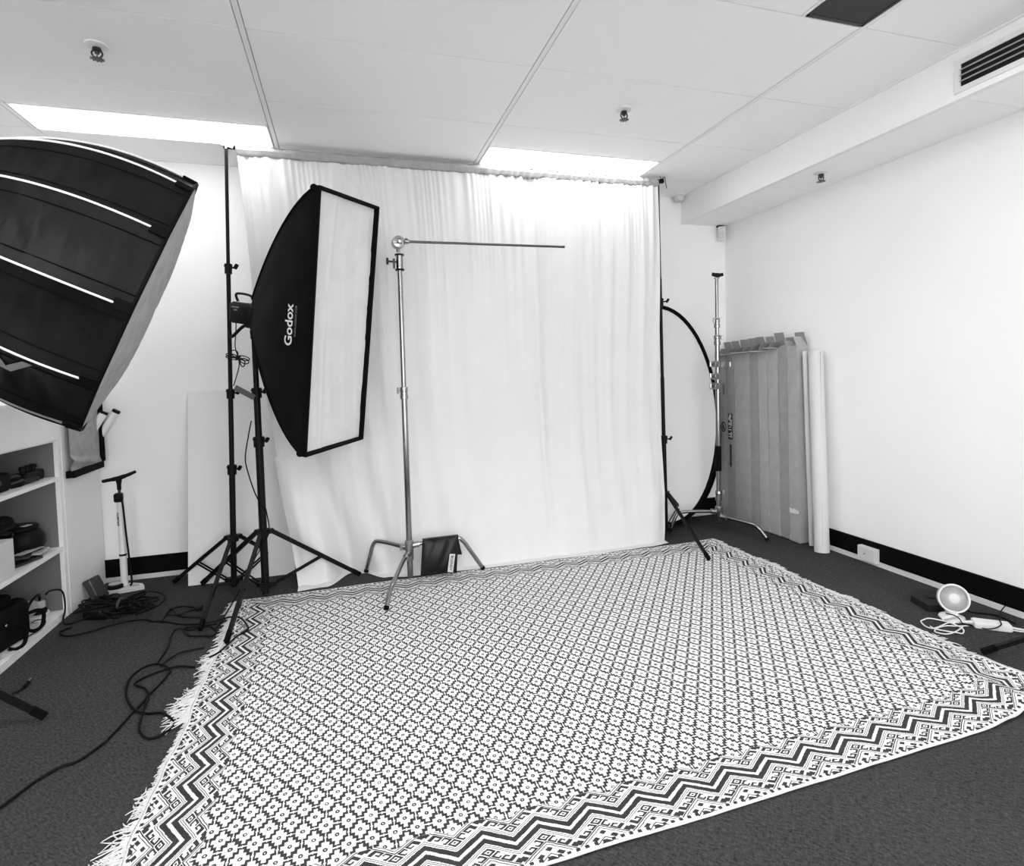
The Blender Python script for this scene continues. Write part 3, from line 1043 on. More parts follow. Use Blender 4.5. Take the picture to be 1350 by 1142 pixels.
# flash cord with a tied bundle, hanging from the head
t_c = thing('flash_cord', tuple(fh + FA * .17 + FU * -.05), 'thin black cord with tied loops hanging between two stands', 'cord')
p0 = fh + FA * .165 - FU * .058
p1 = Vector((-.548, 3.36, 1.345))
p2 = Vector((-.574, 3.34, 1.192))
MB().tube(smooth_path([p0, p0 + Vector((-.004, 0, -.06)), Vector((p1.x - .012, p1.y, p1.z + .06)), p1, p1 + Vector((.002, 0, -.05)), p2], 6), .0030, 6).build('cord', M_CABLE, t_c)
bl = MB()
for (dx, dz, rx, rz) in ((-.030, .010, .028, .010), (-.016, .022, .016, .018), (.028, -.004, .028, .012), (.030, -.020, .022, .014), (.020, -.030, .012, .020), (-.030, -.002, .030, .007)):
    bl.tube(smooth_path([p1 + Vector((dx + rx * math.cos(a), .01 * math.sin(a * 2), dz + rz * math.sin(a) - .25 * rx * math.cos(a))) for a in [i * PI / 4 for i in range(8)]], 3, True), .0030, 6, closed=True)
bl.obox(p1, (1, 0, -.3), (0, 1, 0), (.3, 0, 1), .010, .012, .012)
bl.build('tied_loops', M_CABLE, t_c)
t_c = thing('winding_cord', (-.46, 3.34, .9), 'black power cord winding down the softbox stand column', 'cord')
MB().tube(smooth_path([(-.495, 3.345, 1.00), (-.512, 3.34, .92), (-.532, 3.335, .80), (-.520, 3.335, .71), (-.494, 3.335, .61), (-.470, 3.338, .55), (-.447, 3.345, .52), (-.440, 3.345, .49), (-.430, 3.345, .40), (-.442, 3.335, .35), (-.48, 3.32, .29), (-.53, 3.30, .20), (-.555, 3.28, .12), (-.57, 3.2, .03)], 6), .0035, 6).build('cord', M_CABLE, t_c)

# ================================================================== C-STANDS
def knob_T(m_, c, d, L=.035, r=.0045, up_=(0, 0, 1)):
    c, d = Vector(c), Vector(d).normalized()
    m_.cyl(c, c + d * L, r, 8)
    u = Vector(up_)
    m_.tube([c + d * L - u * .019, c + d * L - u * .010, c + d * L + u * .010, c + d * L + u * .019], [.0065, .0075, .0075, .0065], 8)
def c_stand(root, bx, by, legs, secs, joints, hub_z, bottom):
    for (z0, z1, r) in secs:
        MB().cyl((bx, by, z0), (bx, by, z1), r, 18).build('riser_tube', M_CHROME, root)
    for (z, r, d) in joints:
        j = MB().lathe((bx, by, z), [(r + .005, -.036), (r + .007, -.034), (r + .007, -.012), (r + .0045, -.010), (r + .0045, .008), (r + .007, .010), (r + .007, .032), (r + .004, .036)], n=18)
        jo = j.build('collar', M_CHROME, root)
        k = MB()
        knob_T(k, (bx, by, z + .016), d)
        k.build('t_knob', M_CAST, jo)
    hub = MB().lathe((bx, by, hub_z), [(.021, -.085), (.024, -.080), (.024, -.02), (.027, -.015), (.027, .030), (.022, .036)], n=18)
    hub.build('leg_hub', M_CAST, root)
    if bottom is not None:
        MB().cyl((bx, by, bottom), (bx, by, hub_z - .07), .0165, 16).build('stub_tube', M_CHROME, root)
    for (path, zoff) in legs:
        P = smooth_path(path, 5)
        lg = MB().tube(P, .0125, 12).build('leg', M_CHROME, root)
        e1, e2 = Vector(path[-2]), Vector(path[-1])
        d = (e2 - e1).normalized()
        MB().cyl(e2 - d * .012, e2 + d * .004, .0145, 10).build('foot_cap', M_BLKSEAM, lg)
        a = Vector(path[0])
        b = Vector(path[1])
        dd = (b - a).normalized()
        MB().cyl(a, a + dd * .06, .019, 12).build('leg_socket', M_CAST, lg)

t_c1 = thing('c_stand', (.334, 3.375, 0), 'chrome stand with a boom arm in front of the white backdrop', 'stand', 'chrome stands')
bx, by = .334, 3.375
c_stand(t_c1, bx, by,
        [([(bx, by, .165), (bx - .045, by - .085, .150), (.225, 3.10, .118), (.190, 3.02, .085), (.163, 2.952, .018)], 0),
         ([(bx, by, .205), (bx + .06, by - .003, .213), (.610, 3.365, .222), (.655, 3.364, .205), (.700, 3.363, .140), (.778, 3.362, .018)], 0),
         ([(bx, by, .190), (bx - .04, by + .04, .195), (.175, 3.53, .205), (.135, 3.556, .190), (.110, 3.565, .110), (.084, 3.572, .016)], 0)],
        [(.03, 1.12, .0175), (1.10, 1.90, .0145)], [(1.12, .0165, (-1, -.15, 0))], .205, .020)
k = MB()
knob_T(k, (bx - .018, by, .205), (-1, -.2, 0), .032)
k.build('t_knob', M_CAST, t_c1)
# top socket, grip head, arm
sck = MB().lathe((bx, by, 1.885), [(.026, -.046), (.026, -.040), (.020, -.038), (.020, .038), (.025, .040), (.025, .046), (.012, .050)], n=18)
so = sck.build('top_socket', M_CHROME, t_c1)
bk_ = MB()
for z in (-.043, .043):
    bk_.lathe((bx, by, 1.885 + z), [(.027, -.004), (.027, .004)], n=18)
bk_.build('black_ring', M_BLKP, so)
k = MB()
knob_T(k, (bx - .018, by - .01, 1.885), (-1, -.3, 0), .055, .006)
k.obox((bx - .033, by - .012, 1.875), (1, 0, 0), (0, 1, 0), (0, 0, 1), .006, .008, .028)
k.build('t_knob', M_CHDARK, t_c1)
gh = Vector((bx - .006, by - .03, 1.993))
g = MB()
for i, (d0, d1) in enumerate(((-.024, -.004), (.002, .022))):
    g.lathe(gh, [(.030, d0), (.036, d0 + .003), (.036, d1 - .003), (.031, d1)], axis=(.12, -1, 0), n=24)
g.lathe(gh, [(.012, .02), (.012, .034), (.008, .040)], axis=(.12, -1, 0), n=14)
g.cyl(gh + Vector((0, .02, -.05)), gh + Vector((0, .01, -.02)), .011, 12)
gh_o = g.build('grip_head', M_CAST, t_c1)
sl = MB()
sl.obox(gh + Vector((.006, -.026, .012)), (1, .1, 0), (0, 1, 0), (0, 0, 1), .006, .004, .006)
sl.obox(gh + Vector((.044, -.012, .012)), (1, .1, 0), (0, 1, 0), (0, 0, 1), .007, .010, .009)
sl.obox(gh + Vector((-.004, -.022, -.008)), (1, .1, 0), (0, 1, 0), (0, 0, 1), .024, .003, .0025)
sl.build('jaw_slot', M_CHDARK, gh_o)
MB().cyl(gh + Vector((.036, -.014, .004)), gh + Vector((.062, -.014, .004)), .015, 14, .012).build('arm_socket', M_CHROME, t_c1)
MB().cyl(gh + Vector((.05, -.014, .004)), (1.360, 3.36, 2.0095), .0075, 12).build('boom_arm', M_DKCHROME, t_c1)
MB().cyl((1.352, 3.36, 2.0094), (1.366, 3.36, 2.0096), .0082, 12).build('arm_tip', M_CHDARK, t_c1)

# sandbag over the right leg
t_s = thing('sandbag', (.515, 3.365, .22), 'black double sandbag draped over the leg of the chrome stand', 'sandbag')
def pouch(name, pts, thick, sgn, yb):
    """pts: TL, TR, BR, BL in (x, y, z)"""
    TL, TR, BR, BL = [Vector(p) for p in pts]
    def fn(side):
        def f(u, v):
            p = TL * (1 - u) * (1 - v) + TR * u * (1 - v) + BR * u * v + BL * (1 - u) * v
            bul = (math.sin(PI * min(1, max(0, u))) ** .45) * (math.sin(PI * (.08 + .92 * v) ** 1.1) ** .5 if 0 < v < 1 else 0)
            wr = .009 * noise1(u * 11 + v * 4, 2) * (1 - v * .6) * math.sin(PI * u)
            # pinched lower corners, lifted hem
            lift = .007 * math.sin(PI * u) * v ** 6
            return p + Vector((0, side * (thick * bul + wr), lift))
        return f
    m_ = MB()
    m_.grid(fn(-1), 22, 18)
    m_.grid(fn(1), 22, 18)
    return m_
ft = pouch('p', [(.410, 3.350, .238), (.628, 3.347, .240), (.606, 3.326, .024), (.388, 3.326, .030)], .026, -1, 0)
ft.build('front_pouch', M_BAG, t_s, angle=80)
bt = pouch('p', [(.414, 3.384, .238), (.628, 3.382, .240), (.658, 3.405, .105), (.44, 3.405, .100)], .022, 1, 0)
bt.build('rear_pouch', M_BAG, t_s, angle=80)
sd = MB().grid(lambda u, v: Vector((.410 + .218 * u, 3.350 + .034 * v, .238 + .004 * math.sin(PI * v) + .002 * u)), 8, 6)
sd.build('saddle_strap', M_BAG, t_s)
lab = MB()
LC = Vector((.570, 3.2945, .098))
lu = Vector((.16, .015, 1)).normalized()
lr = Vector((1, .02, -.16)).normalized()
ln = lr.cross(lu)
if ln.y > 0:
    ln = -ln
lab.obox(LC, lr, ln, lu, .0165, .0012, .054)
lo = lab.build('sewn_label', M_DIFFCLOTH, t_s, smooth=False)
vs, fs = text_verts('BIGSNDY', .021, bold=.0006, spacing=1.06)
tx = MB()
tx.add([LC + ln * .0020 - lu * x + lr * y for (x, y, z) in vs], fs)
tx.build('label_lettering', M_INK, lo, smooth=False)

# second chrome stand by the cartons
t_c2 = thing('c_stand', (2.630, 3.55, 0), 'bare chrome stand without an arm beside the brown cartons', 'stand', 'chrome stands')
bx, by = 2.630, 3.55
c_stand(t_c2, bx, by,
        [([(bx, by, .115), (bx + .03, by - .06, .115), (2.728, 3.325, .105), (2.750, 3.272, .085), (2.776, 3.215, .018)], 0),
         ([(bx, by, .150), (bx - .06, by + .015, .155), (2.365, 3.620, .155), (2.320, 3.632, .130), (2.276, 3.644, .018)], 0),
         ([(bx, by, .130), (bx + .04, by + .05, .132), (2.80, 3.78, .135), (2.835, 3.825, .11), (2.87, 3.87, .018)], 0)],
        [(.06, .30, .0175), (.30, 1.41, .0170), (1.40, 1.56, .0145), (1.55, 1.865, .0118)],
        [(1.42, .0165, (1, -.3, .1)), (1.545, .0145, (-1, -.3, 0)), (.27, .0175, (1, -.4, .1))], .155, None)
MB().cyl((bx, by, .455), (bx, by, .640), .0215, 16).build('black_grip_sleeve', M_BLKSEAM, t_c2)
tp = MB().lathe((bx, by, 1.875), [(.020, -.008), (.020, -.002), (.008, 0), (.008, .03), (.006, .034)], n=14)
tp.build('top_spigot', M_CHROME, t_c2)
kn = MB()
for s_ in (-1, 1):
    kn.obox((bx + s_ * .027, by - .012, 1.893), (1, 0, s_ * .25), (0, 1, 0), (-s_ * .25, 0, 1), .020, .009, .012, .004)
kn.obox((bx, by - .014, 1.890), (1, 0, 0), (0, 1, 0), (0, 0, 1), .018, .012, .014, .004)
kn.build('black_wing_clamp', M_BLKP, t_c2)
# spare clamp heads hung on the column
for i, (z, sx) in enumerate(((1.235, 1), (1.245, -1), (1.155, -1), (1.085, -1))):
    g = MB()
    c = Vector((bx + sx * .036, by - .022, z))
    g.lathe(c, [(.020, -.02), (.024, -.017), (.024, .017), (.020, .02)], axis=(.3, -1, 0), n=18)
    g.obox(c - Vector((sx * .016, 0, 0)), (1, 0, 0), (0, 1, 0), (0, 0, 1), .014, .016, .022, .004)
    gg = g.build('clamp_head', M_CAST, t_c2)
    k = MB()
    knob_T(k, c + Vector((sx * .02, -.005, .002)), (sx, -.2, .1 * (1 - 2 * (i % 2))), .028, .0045)
    k.build('t_knob', M_CHROME, gg)

# ================================================================== REFLECTORS
def oval(cx, cy, cz, ax_, az_, lean, label, face, rim_m, rim_r):
    t = thing('oval_reflector', (cx, cy, 0), label, 'reflector')
    def pt(a, k, off=0.0):
        z = cz + az_ * k * math.sin(a)
        return Vector((cx + ax_ * k * math.cos(a), cy + lean * (z - cz) / az_ + off, z))
    m_ = MB()
    n, rings = 64, 10
    vs = [pt(0, 0, -.004)] + [pt(2 * PI * i / n, r / rings, -.004 * (1 - r / rings) + .0015 * math.sin(2 * PI * i / n * 3 + r)) for r in range(1, rings + 1) for i in range(n)]
    fs = [(0, 1 + i, 1 + (i + 1) % n) for i in range(n)]
    for r in range(rings - 1):
        for i in range(n):
            j = (i + 1) % n
            fs.append((1 + r * n + i, 1 + (r + 1) * n + i, 1 + (r + 1) * n + j, 1 + r * n + j))
    m_.add(vs, fs)
    m_.build('fabric_face', face, t, angle=80)
    MB().tube([pt(2 * PI * i / n, 1.0) for i in range(n)], rim_r, 8, closed=True).build('rim_tape', rim_m, t)
    return t
M_REFW = mat('reflector_white', 0.74, 0.7, var=0.015, vscale=4)
oval(2.362, 3.842, .866, .477, .838, .075, 'white oval reflector with black rim leaning behind the chrome stand', M_REFW, M_BLKSEAM, .016)
oval(2.425, 3.895, .745, .475, .730, .065, 'black oval reflector peeping out low behind the white one', M_BLKSEAM, M_BLKSEAM, .010)

# ================================================================== CARTONS
carton_edges = [3.098, 3.190, 3.281, 3.380, 3.472, 3.565, 3.659, 3.757, 3.853, 3.945]
tops = [1.352, 1.350, 1.345, 1.332, 1.335, 1.322, 1.322, 1.318, 1.315]
desc = ['tall brown carton at the near end of the row, white tape near its foot',
        'tall brown carton second from the paper roll', 'tall brown carton third from the paper roll',
        'tall brown carton fourth from the paper roll, black gap on its near side', 'tall brown carton fifth from the paper roll, middle of the row',
        'tall brown carton fourth from the corner', 'tall brown carton third from the corner',
        'tall brown carton with a picture label and a black arrow', 'tall brown carton in the corner with a round black emblem']
rc = random.Random(11)
LEAN = .018
for i in range(9):
    y0, y1 = carton_edges[i] + .0024, carton_edges[i + 1] - .0024
    x0 = 2.940 + rc.uniform(-.008, .008)
    x1 = 3.030
    zt = tops[i]
    ln_ = LEAN
    t = thing('tall_carton', ((x0 + x1) / 2, (y0 + y1) / 2, 0), desc[i], 'box', 'tall cartons along the right wall')
    mt = M_CARD if i % 3 != 1 else M_CARD2
    b = MB()
    th = .004
    def P(x, y, z):
        return Vector((x, y + ln_ * z / 1.33, z))
    # walls as thin slabs
    for (xa, xb, ya, yb_) in ((x0, x0 + th, y0, y1), (x1 - th, x1, y0, y1), (x0 + th, x1 - th, y0, y0 + th), (x0 + th, x1 - th, y1 - th, y1)):
        vs = [P(x, y, z) for z in (.002, zt) for y in (ya, yb_) for x in (xa, xb)]
        b.add(vs, [(0, 2, 3, 1), (4, 5, 7, 6), (0, 1, 5, 4), (2, 6, 7, 3), (0, 4, 6, 2), (1, 3, 7, 5)])
    vs = [P(x, y, z) for z in (.002, .006) for y in (y0, y1) for x in (x0, x1)]
    b.add(vs, [(0, 2, 3, 1), (4, 5, 7, 6), (0, 1, 5, 4), (2, 6, 7, 3), (0, 4, 6, 2), (1, 3, 7, 5)])
    b.build('carton_body', mt, t, smooth=False)
    # flaps
    def flap(p0, p1, d, L, material, name='flap'):
        p0, p1, d = Vector(p0), Vector(p1), Vector(d).normalized()
        n_ = (p1 - p0).cross(d).normalized() * .0018
        q0, q1 = p0 + d * L + (p1 - p0) * .03, p1 + d * L - (p1 - p0) * .03
        m_ = MB()
        m_.add([p0 - n_, p1 - n_, q1 - n_, q0 - n_, p0 + n_, p1 + n_, q1 + n_, q0 + n_], [(0, 1, 2, 3), (7, 6, 5, 4), (0, 4, 5, 1), (1, 5, 6, 2), (2, 6, 7, 3), (3, 7, 4, 0)])
        m_.build(name, material, t, smooth=False)
    A, B_, C_, D_ = P(x0, y0, zt), P(x1, y0, zt), P(x1, y1, zt), P(x0, y1, zt)
    hgt = (.088, .060, .105, .095, .100, .105, .100, .100, .100)[i]
    # wall-side flap stands up
    flap(B_, C_, (-.30 + rc.uniform(-.1, .06), 0, 1), hgt + .012, M_CARD2)
    # room-side flap folds outward and down a little
    if i >= 2:
        flap(D_, A, (-1, rc.uniform(-.2, .2), rc.uniform(-.10, .30)), .038 + rc.uniform(0, .02), M_CARDLT)
        flap(C_, D_, (rc.uniform(-.1, .1), -.5 + rc.uniform(-.3, .1), 1), .055 + rc.uniform(0, .02), M_CARD2)
    else:
        flap(D_, A, (1, 0, .22 + .1 * i), .07, M_CARD)
        flap(A, B_, (0, .55 + .3 * i, 1), .075 - .02 * i, M_CARD)
    if i == 0:
        m_ = MB()
        m_.add([P(x0 - .001, y0 + .002, .205), P(x0 - .001, y0 + .085, .198), P(x0 - .001, y0 + .085, .238), P(x0 - .001, y0 + .062, .226), P(x0 - .001, y0 + .045, .236), P(x0 - .001, y0 + .002, .225)], [(5, 4, 3, 2, 1, 0)])
        m_.build('torn_white_tape', M_TAPE, t, smooth=False)
    fx = x0 - .0012
    if i == 7:
        m_ = MB().box(fx - .0004, fx, y0 + .020 + .012, y0 + .072 + .012, .640, .850)
        lb = m_.build('picture_label', M_INK, t, smooth=False)
        w_ = MB()
        for (ya, yb_, za, zb) in ((.030, .040, .655, .70), (.045, .066, .66, .668), (.045, .066, .68, .688), (.030, .066, .715, .722), (.034, .062, .735, .742), (.030, .042, .75, .80), (.050, .064, .755, .775)):
            w_.box(fx - .001, fx - .0005, y0 + ya + .012, y0 + yb_ + .012, za, zb)
        for a in range(5):
            w_.obox((fx - .0008, y0 + .058 - .004 * a + .012, .800 + .009 * a), (0, .6, .8), (1, 0, 0), (0, -.8, .6), .014, .0003, .003)
        w_.build('label_print', M_TAPE, lb, smooth=False)
        ar = MB().box(fx - .0005, fx, y0 + .044, y0 + .066, .445, .60)
        ar.add([(fx - .0005, y0 + .037, .448), (fx - .0005, y0 + .073, .448), (fx - .0005, y0 + .055, .410)], [(0, 1, 2)])
        ar.build('printed_arrow', M_INK, t, smooth=False)
    if i == 8:
        rg = MB()
        c = Vector((fx - .0005, y0 + .050, .735))
        n = 24
        vs = [c + Vector((0, math.cos(2 * PI * k / n) * r, math.sin(2 * PI * k / n) * r * 1.2)) for r in (.034, .026) for k in range(n)]
        rg.add(vs, [(k, n + k, n + (k + 1) % n, (k + 1) % n) for k in range(n)])
        rg.obox(c, (0, .5, 1), (1, 0, 0), (0, 1, -.5), .026, .0003, .006)
        rg.obox(c + Vector((0, .008, 0)), (0, 0, 1), (1, 0, 0), (0, 1, 0), .022, .0003, .004)
        rg.build('printed_emblem', M_INK, t, smooth=False)
        wr = MB()
        for k in range(6):
            wr.box(fx - .0005, fx, y0 + .030 + .002 * (k % 2), y0 + .046, 1.00 + .014 * k, 1.009 + .014 * k)
        wr.box(fx - .0005, fx, y0 + .052, y0 + .056, .99, 1.09)
        wr.build('printed_lines', M_INK, t, smooth=False)

# paper rolls against the right wall
t = thing('paper_roll', (2.945, 2.915, 0), 'fat white paper roll standing in front of the cartons', 'roll')
a, b = Vector((2.943, 2.915, .003)), Vector((2.984, 3.004, 1.312))
MB().tube([a, b], .0455, 28, caps=False).build('rolled_sheet', M_PAPER, t)
MB().tube([a + (b - a) * .004, b - (b - a) * .0005], .0395, 24).build('roll_core', M_CREAM, t)
d = (b - a).normalized()
MB().bar(a + d * .05 + Vector((-.028, -.0355, 0)), b - d * .004 + Vector((-.008, -.0455, 0)), .003, .0012, (1, 0, 0)).build('loose_edge', M_DIFFGREY, t, smooth=False)
t = thing('narrow_paper_roll', (2.985, 3.045, 0), 'narrow white paper roll squeezed between fat roll and cartons', 'roll')
MB().tube([(2.985, 3.042, .003), (2.966, 3.075, 1.316)], .0165, 18).build('rolled_sheet', M_PAPER, t)

# ================================================================== RIGHT SIDE FLOOR ITEMS
# wall outlet box on the skirting
t = thing('outlet_box', (3.035, 2.645, .055), 'white surface outlet box mounted on the black skirting', 'outlet')
MB().box(3.007, 3.039, 2.585, 2.706, .018, .103).build('housing', M_WPLAS, t, smooth=False)
MB().box(3.0055, 3.007, 2.592, 2.699, .024, .097).build('cover_plate', M_CREAM, t, smooth=False)
MB().box(3.0045, 3.0055, 2.653, 2.663, .058, .064).build('dark_slot', M_INK, t, smooth=False)

# hexagonal weight
t = thing('hexagonal_weight', (2.80, 2.10, 0), 'dark hexagonal base plate lying behind the small fan', 'weight')
hexp = [(2.700, 2.030), (2.80, 2.000), (2.905, 2.06), (2.915, 2.155), (2.83, 2.195), (2.735, 2.150)]
MB().prism([(x, y, .001) for x, y in hexp], (0, 0, 0), (0, 0, .032)).build('plate', M_WEIGHT, t, smooth=False)
MB().lathe((2.81, 2.10, .033), [(.03, 0), (.03, .006), (.02, .010)], n=20).build('boss', M_WEIGHT, t)

# fan
t = thing('desk_fan', (2.722, 1.925, 0), 'small white clip fan with round grille standing on the carpet', 'fan')
fc = Vector((2.722, 1.927, .104))
fa = Vector((-.52, -.80, .28)).normalized()      # facing direction
MB().lathe((2.722, 1.935, .0), [(.050, 0.002), (.054, .006), (.050, .016), (.030, .022), (.020, .026)], n=26).build('base', M_WPLAS, t)
MB().tube(smooth_path([Vector((2.725, 1.94, .018)), Vector((2.728, 1.945, .045)), fc - fa * .022 - Vector((0, 0, .035))], 5), [.024] * 6 + [.021] * 5, 14).build('neck', M_CREAM, t)
cl = MB()
cl.obox((2.684, 1.925, .030), (.7, -.5, .35), (.5, .8, 0), (-.35, .1, 1), .036, .024, .008, .004)
cl.build('clip_jaw', M_WPLAS, t)
u = fa.orthogonal().normalized()
w = fa.cross(u)
circ = lambda r, h, n=40: [fc + fa * h + (u * math.cos(2 * PI * i / n) + w * math.sin(2 * PI * i / n)) * r for i in range(n)]
rm = MB().tube(circ(.062, 0), .0045, 8, closed=True)
rm.build('front_rim', M_WPLAS, t)
MB().lathe(fc - fa * .030, [(.060, .030), (.062, .022), (.060, .004), (.054, -.004)], axis=fa, n=40, close=False).build('shroud', M_CREAM, t)
gr = MB()
for i in range(48):
    a = 2 * PI * i / 48
    dr = u * math.cos(a) + w * math.sin(a)
    a2 = a + .12
    dr2 = u * math.cos(a2) + w * math.sin(a2)
    gr.tube([fc + fa * .004 + dr * .020, fc + fa * .004 + (dr + dr2) * .0205, fc + fa * .001 + dr2 * .060], .0014, 4)
gr.build('grille_spokes', M_CREAM, t)
MB().lathe(fc + fa * .002, [(.0215, 0), (.0215, .004), (.017, .006)], axis=fa, n=26).build('centre_cap', M_CREAM, t)
MB().lathe(fc - fa * .012, [(.052, 0), (.056, .001)], axis=fa, n=26).build('dark_interior', M_FANIN, t)
bl_ = MB()
for i in range(5):
    a = 2 * PI * i / 5
    dr = u * math.cos(a) + w * math.sin(a)
    tn = fa.cross(dr)
    bl_.add([fc - fa * .010 + dr * .012, fc - fa * .010 + dr * .050 - tn * .012, fc - fa * .004 + dr * .050 + tn * .016, fc - fa * .004 + dr * .014 + tn * .012], [(0, 1, 2, 3)])
bl_.build('fan_blades', M_FANBL, t)
bc = MB()
for i in range(40):
    a = 2 * PI * i / 40
    dr = u * math.cos(a) + w * math.sin(a)
    bc.tube([fc - fa * .022 + dr * .063, fc - fa * .036 + dr * .058, fc - fa * .044 + dr * .02], .0014, 4)
bc.build('rear_grille', M_CREAM, t)

# white cable loops of the fan
t = thing('white_cable', (2.62, 1.88, 0), 'white charging cable looped on the carpet by the fan', 'cable')
wl = [(2.716, 1.854), (2.658, 1.865), (2.621, 1.888), (2.561, 1.882), (2.523, 1.869), (2.513, 1.847), (2.544, 1.829), (2.597, 1.829), (2.676, 1.855)]
MB().tube(smooth_path([(x, y, .005 + .003 * (i % 2)) for i, (x, y) in enumerate(wl)], 6), .0028, 6).build('cable_loop', M_WPLAS, t)
wl = [(2.672, 1.885), (2.617, 1.955), (2.572, 1.961), (2.540, 1.945), (2.521, 1.906), (2.535, 1.878), (2.643, 1.900), (2.654, 1.885), (2.655, 1.848), (2.634, 1.821), (2.604, 1.805), (2.584, 1.813), (2.563, 1.842), (2.531, 1.871), (2.542, 1.903)]
MB().tube(smooth_path([(x, y, .009 + .003 * (i % 2)) for i, (x, y) in enumerate(wl)], 6), .0028, 6).build('cable_loop', M_WPLAS, t)

# power adapter
t = thing('power_adapter', (2.79, 1.80, 0), 'white brick power adapter lying on the carpet beside the fan', 'adapter')
pa, pb = Vector((2.722, 1.848, 0)), Vector((2.838, 1.752, 0))
dd = (pb - pa).normalized()
sd_ = Vector((-dd.y, dd.x, 0))
pc = (pa + pb) / 2 + Vector((.012, .010, 0))
MB().obox(pc + Vector((0, 0, .0165)), dd, sd_, (0, 0, 1), .070, .028, .0145, .004).build('brick', M_WPLAS, t)
MB().tube([pc - dd * .068 + Vector((0, 0, .017)), pc - dd * .088 + Vector((0, 0, .016)), pc - dd * .12 + Vector((0, 0, .012))], [.010, .008, .004], 8).build('plug_boot', M_CREAM, t)
MB().tube(smooth_path([pc + dd * .069 + Vector((0, 0, .016)), pc + dd * .10 + Vector((0, 0, .012)), pc + dd * .15 + Vector((.02, 0, .008)), pc + dd * .25 + Vector((.06, .02, .006))], 5), .0045, 6).build('lead', M_WPLAS, t)
MB().tube(smooth_path([pc + dd * .069 - sd_ * .016 + Vector((0, 0, .010)), pc + dd * .12 - sd_ * .014 + Vector((.01, 0, .006)), pc + dd * .25 + Vector((.04, 0, .006))], 5), .003, 6).build('lead', M_WPLAS, t)
t = thing('black_cable', (2.80, 1.85, 0), 'thin black cable crossing the white power adapter to the fan', 'cable')
MB().tube(smooth_path([(3.028, 1.905, .035), (3.018, 1.900, .033), (2.97, 1.88, .034), (2.90, 1.845, .036), (2.83, 1.800, .0355), (2.795, 1.772, .0345), (2.775, 1.778, .020), (2.752, 1.800, .008), (2.735, 1.830, .006), (2.711, 1.851, .008), (2.697, 1.868, .012), (2.688, 1.88, .034), (2.680, 1.90, .042), (2.668, 1.925, .042)], 6), .0026, 6).build('cord', M_CABLE, t)
MB().tube(smooth_path([(2.80, 1.985, .05), (2.86, 1.950, .012), (2.91, 1.925, .005), (2.94, 1.90, .005), (2.945, 1.86, .005), (2.93, 1.80, .005)], 6), .004, 6).build('cord', M_CABLE, t)

# stand at the right, only one leg in view
t = thing('light_stand', (2.95, 1.42, 0), 'black stand just beyond the frame, a single leg beside the rug', 'stand')
colX = lambda z: Vector((2.92, 1.42, z))
light_stand(t, colX, [(2.495, 1.652, .016), (2.80, 1.05, .012), (3.00, 1.05, .012)], .215, .05, [(.02, 1.0, .0175), (1.0, 1.7, .014)], leg_w=.018, joints=[(1.0, .0175)])

# ================================================================== OCTAGON SOFTBOX
OA = Vector((.87272, .27653, -.40236)).normalized()
f1 = (Vector((0, 0, 1)) - OA * OA.z).normalized()
f2 = Vector((.30206, -.95329, 0)).normalized()
e1 = f1 * math.cos(.150) + f2 * math.sin(.150)
e2 = f2 * math.cos(.150) - f1 * math.sin(.150)
OC = Vector((-.7333, 2.4540, 1.5205))
OR, OL = .508, .70
t_o = thing('round_softbox', tuple(OC - OA * OL), 'deep black parabolic softbox tilted down at the left, white ribs', 'softbox')
def o_r(s):
    return .085 + (OR - .085) * max(0.0, 1 - (s / OL) ** 2.4) ** .70
def o_pt(k, s, off=0.0):
    """k: rib position (0..12, fractional between ribs)"""
    i = math.floor(k)
    f = k - i
    r = o_r(s) + off
    def rib(j):
        a = 2 * PI * j / 12
        return e1 * math.cos(a) + e2 * math.sin(a)
    dr = rib(i) * (1 - f) + rib(i + 1) * f
    sag = 0.0
    if 0 < f < 1:
        sag = -.020 * math.sin(PI * f) * math.sin(PI * min(1, s / OL * 1.05) ** .8)
    return OC - OA * s + dr * (r + sag * (1 if off == 0 else 1))
for k in range(12):
    def fn(u, v, k=k):
        s = v * OL
        p = o_pt(k + min(u, .9999), s)
        wr = (.0065 * noise1(v * 24 + u * 5 + k * 3, k) + .0045 * noise1(v * 62 + u * 3 + k, k * 2)) * math.sin(PI * u) * math.sin(PI * min(1, v * 1.02)) 
        return p + (p - (OC - OA * s)).normalized() * wr
    pn = MB().grid(fn, 14, 72).build('fabric_panel', M_OCTO, t_o, angle=80)
    # sewn rib seam inside each panel edge
    sm = MB()
    for q in (.16, .84):
        sm.tube([o_pt(k + q, OL * i / 22, .0025) for i in range(0, 22)], .0018, 4)
    sm.build('stitched_seam', M_BLKSEAM, pn)
for k in range(12):
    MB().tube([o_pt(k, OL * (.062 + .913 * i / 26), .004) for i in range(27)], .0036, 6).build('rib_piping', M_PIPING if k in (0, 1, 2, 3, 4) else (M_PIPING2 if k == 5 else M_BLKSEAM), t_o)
    # rib pocket at the rim
    MB().obox(o_pt(k, .02, .002), OA, OA.cross(o_pt(k, 0) - OC), (o_pt(k, 0) - OC), .026, .017, .005, .002).build('rib_pocket', M_BLKSEAM, t_o)
MB().tube([o_pt(k / 4, 0, 0) + OA * .004 for k in range(48)], .007, 6, closed=True).build('rim_cord', M_BLKSEAM, t_o)
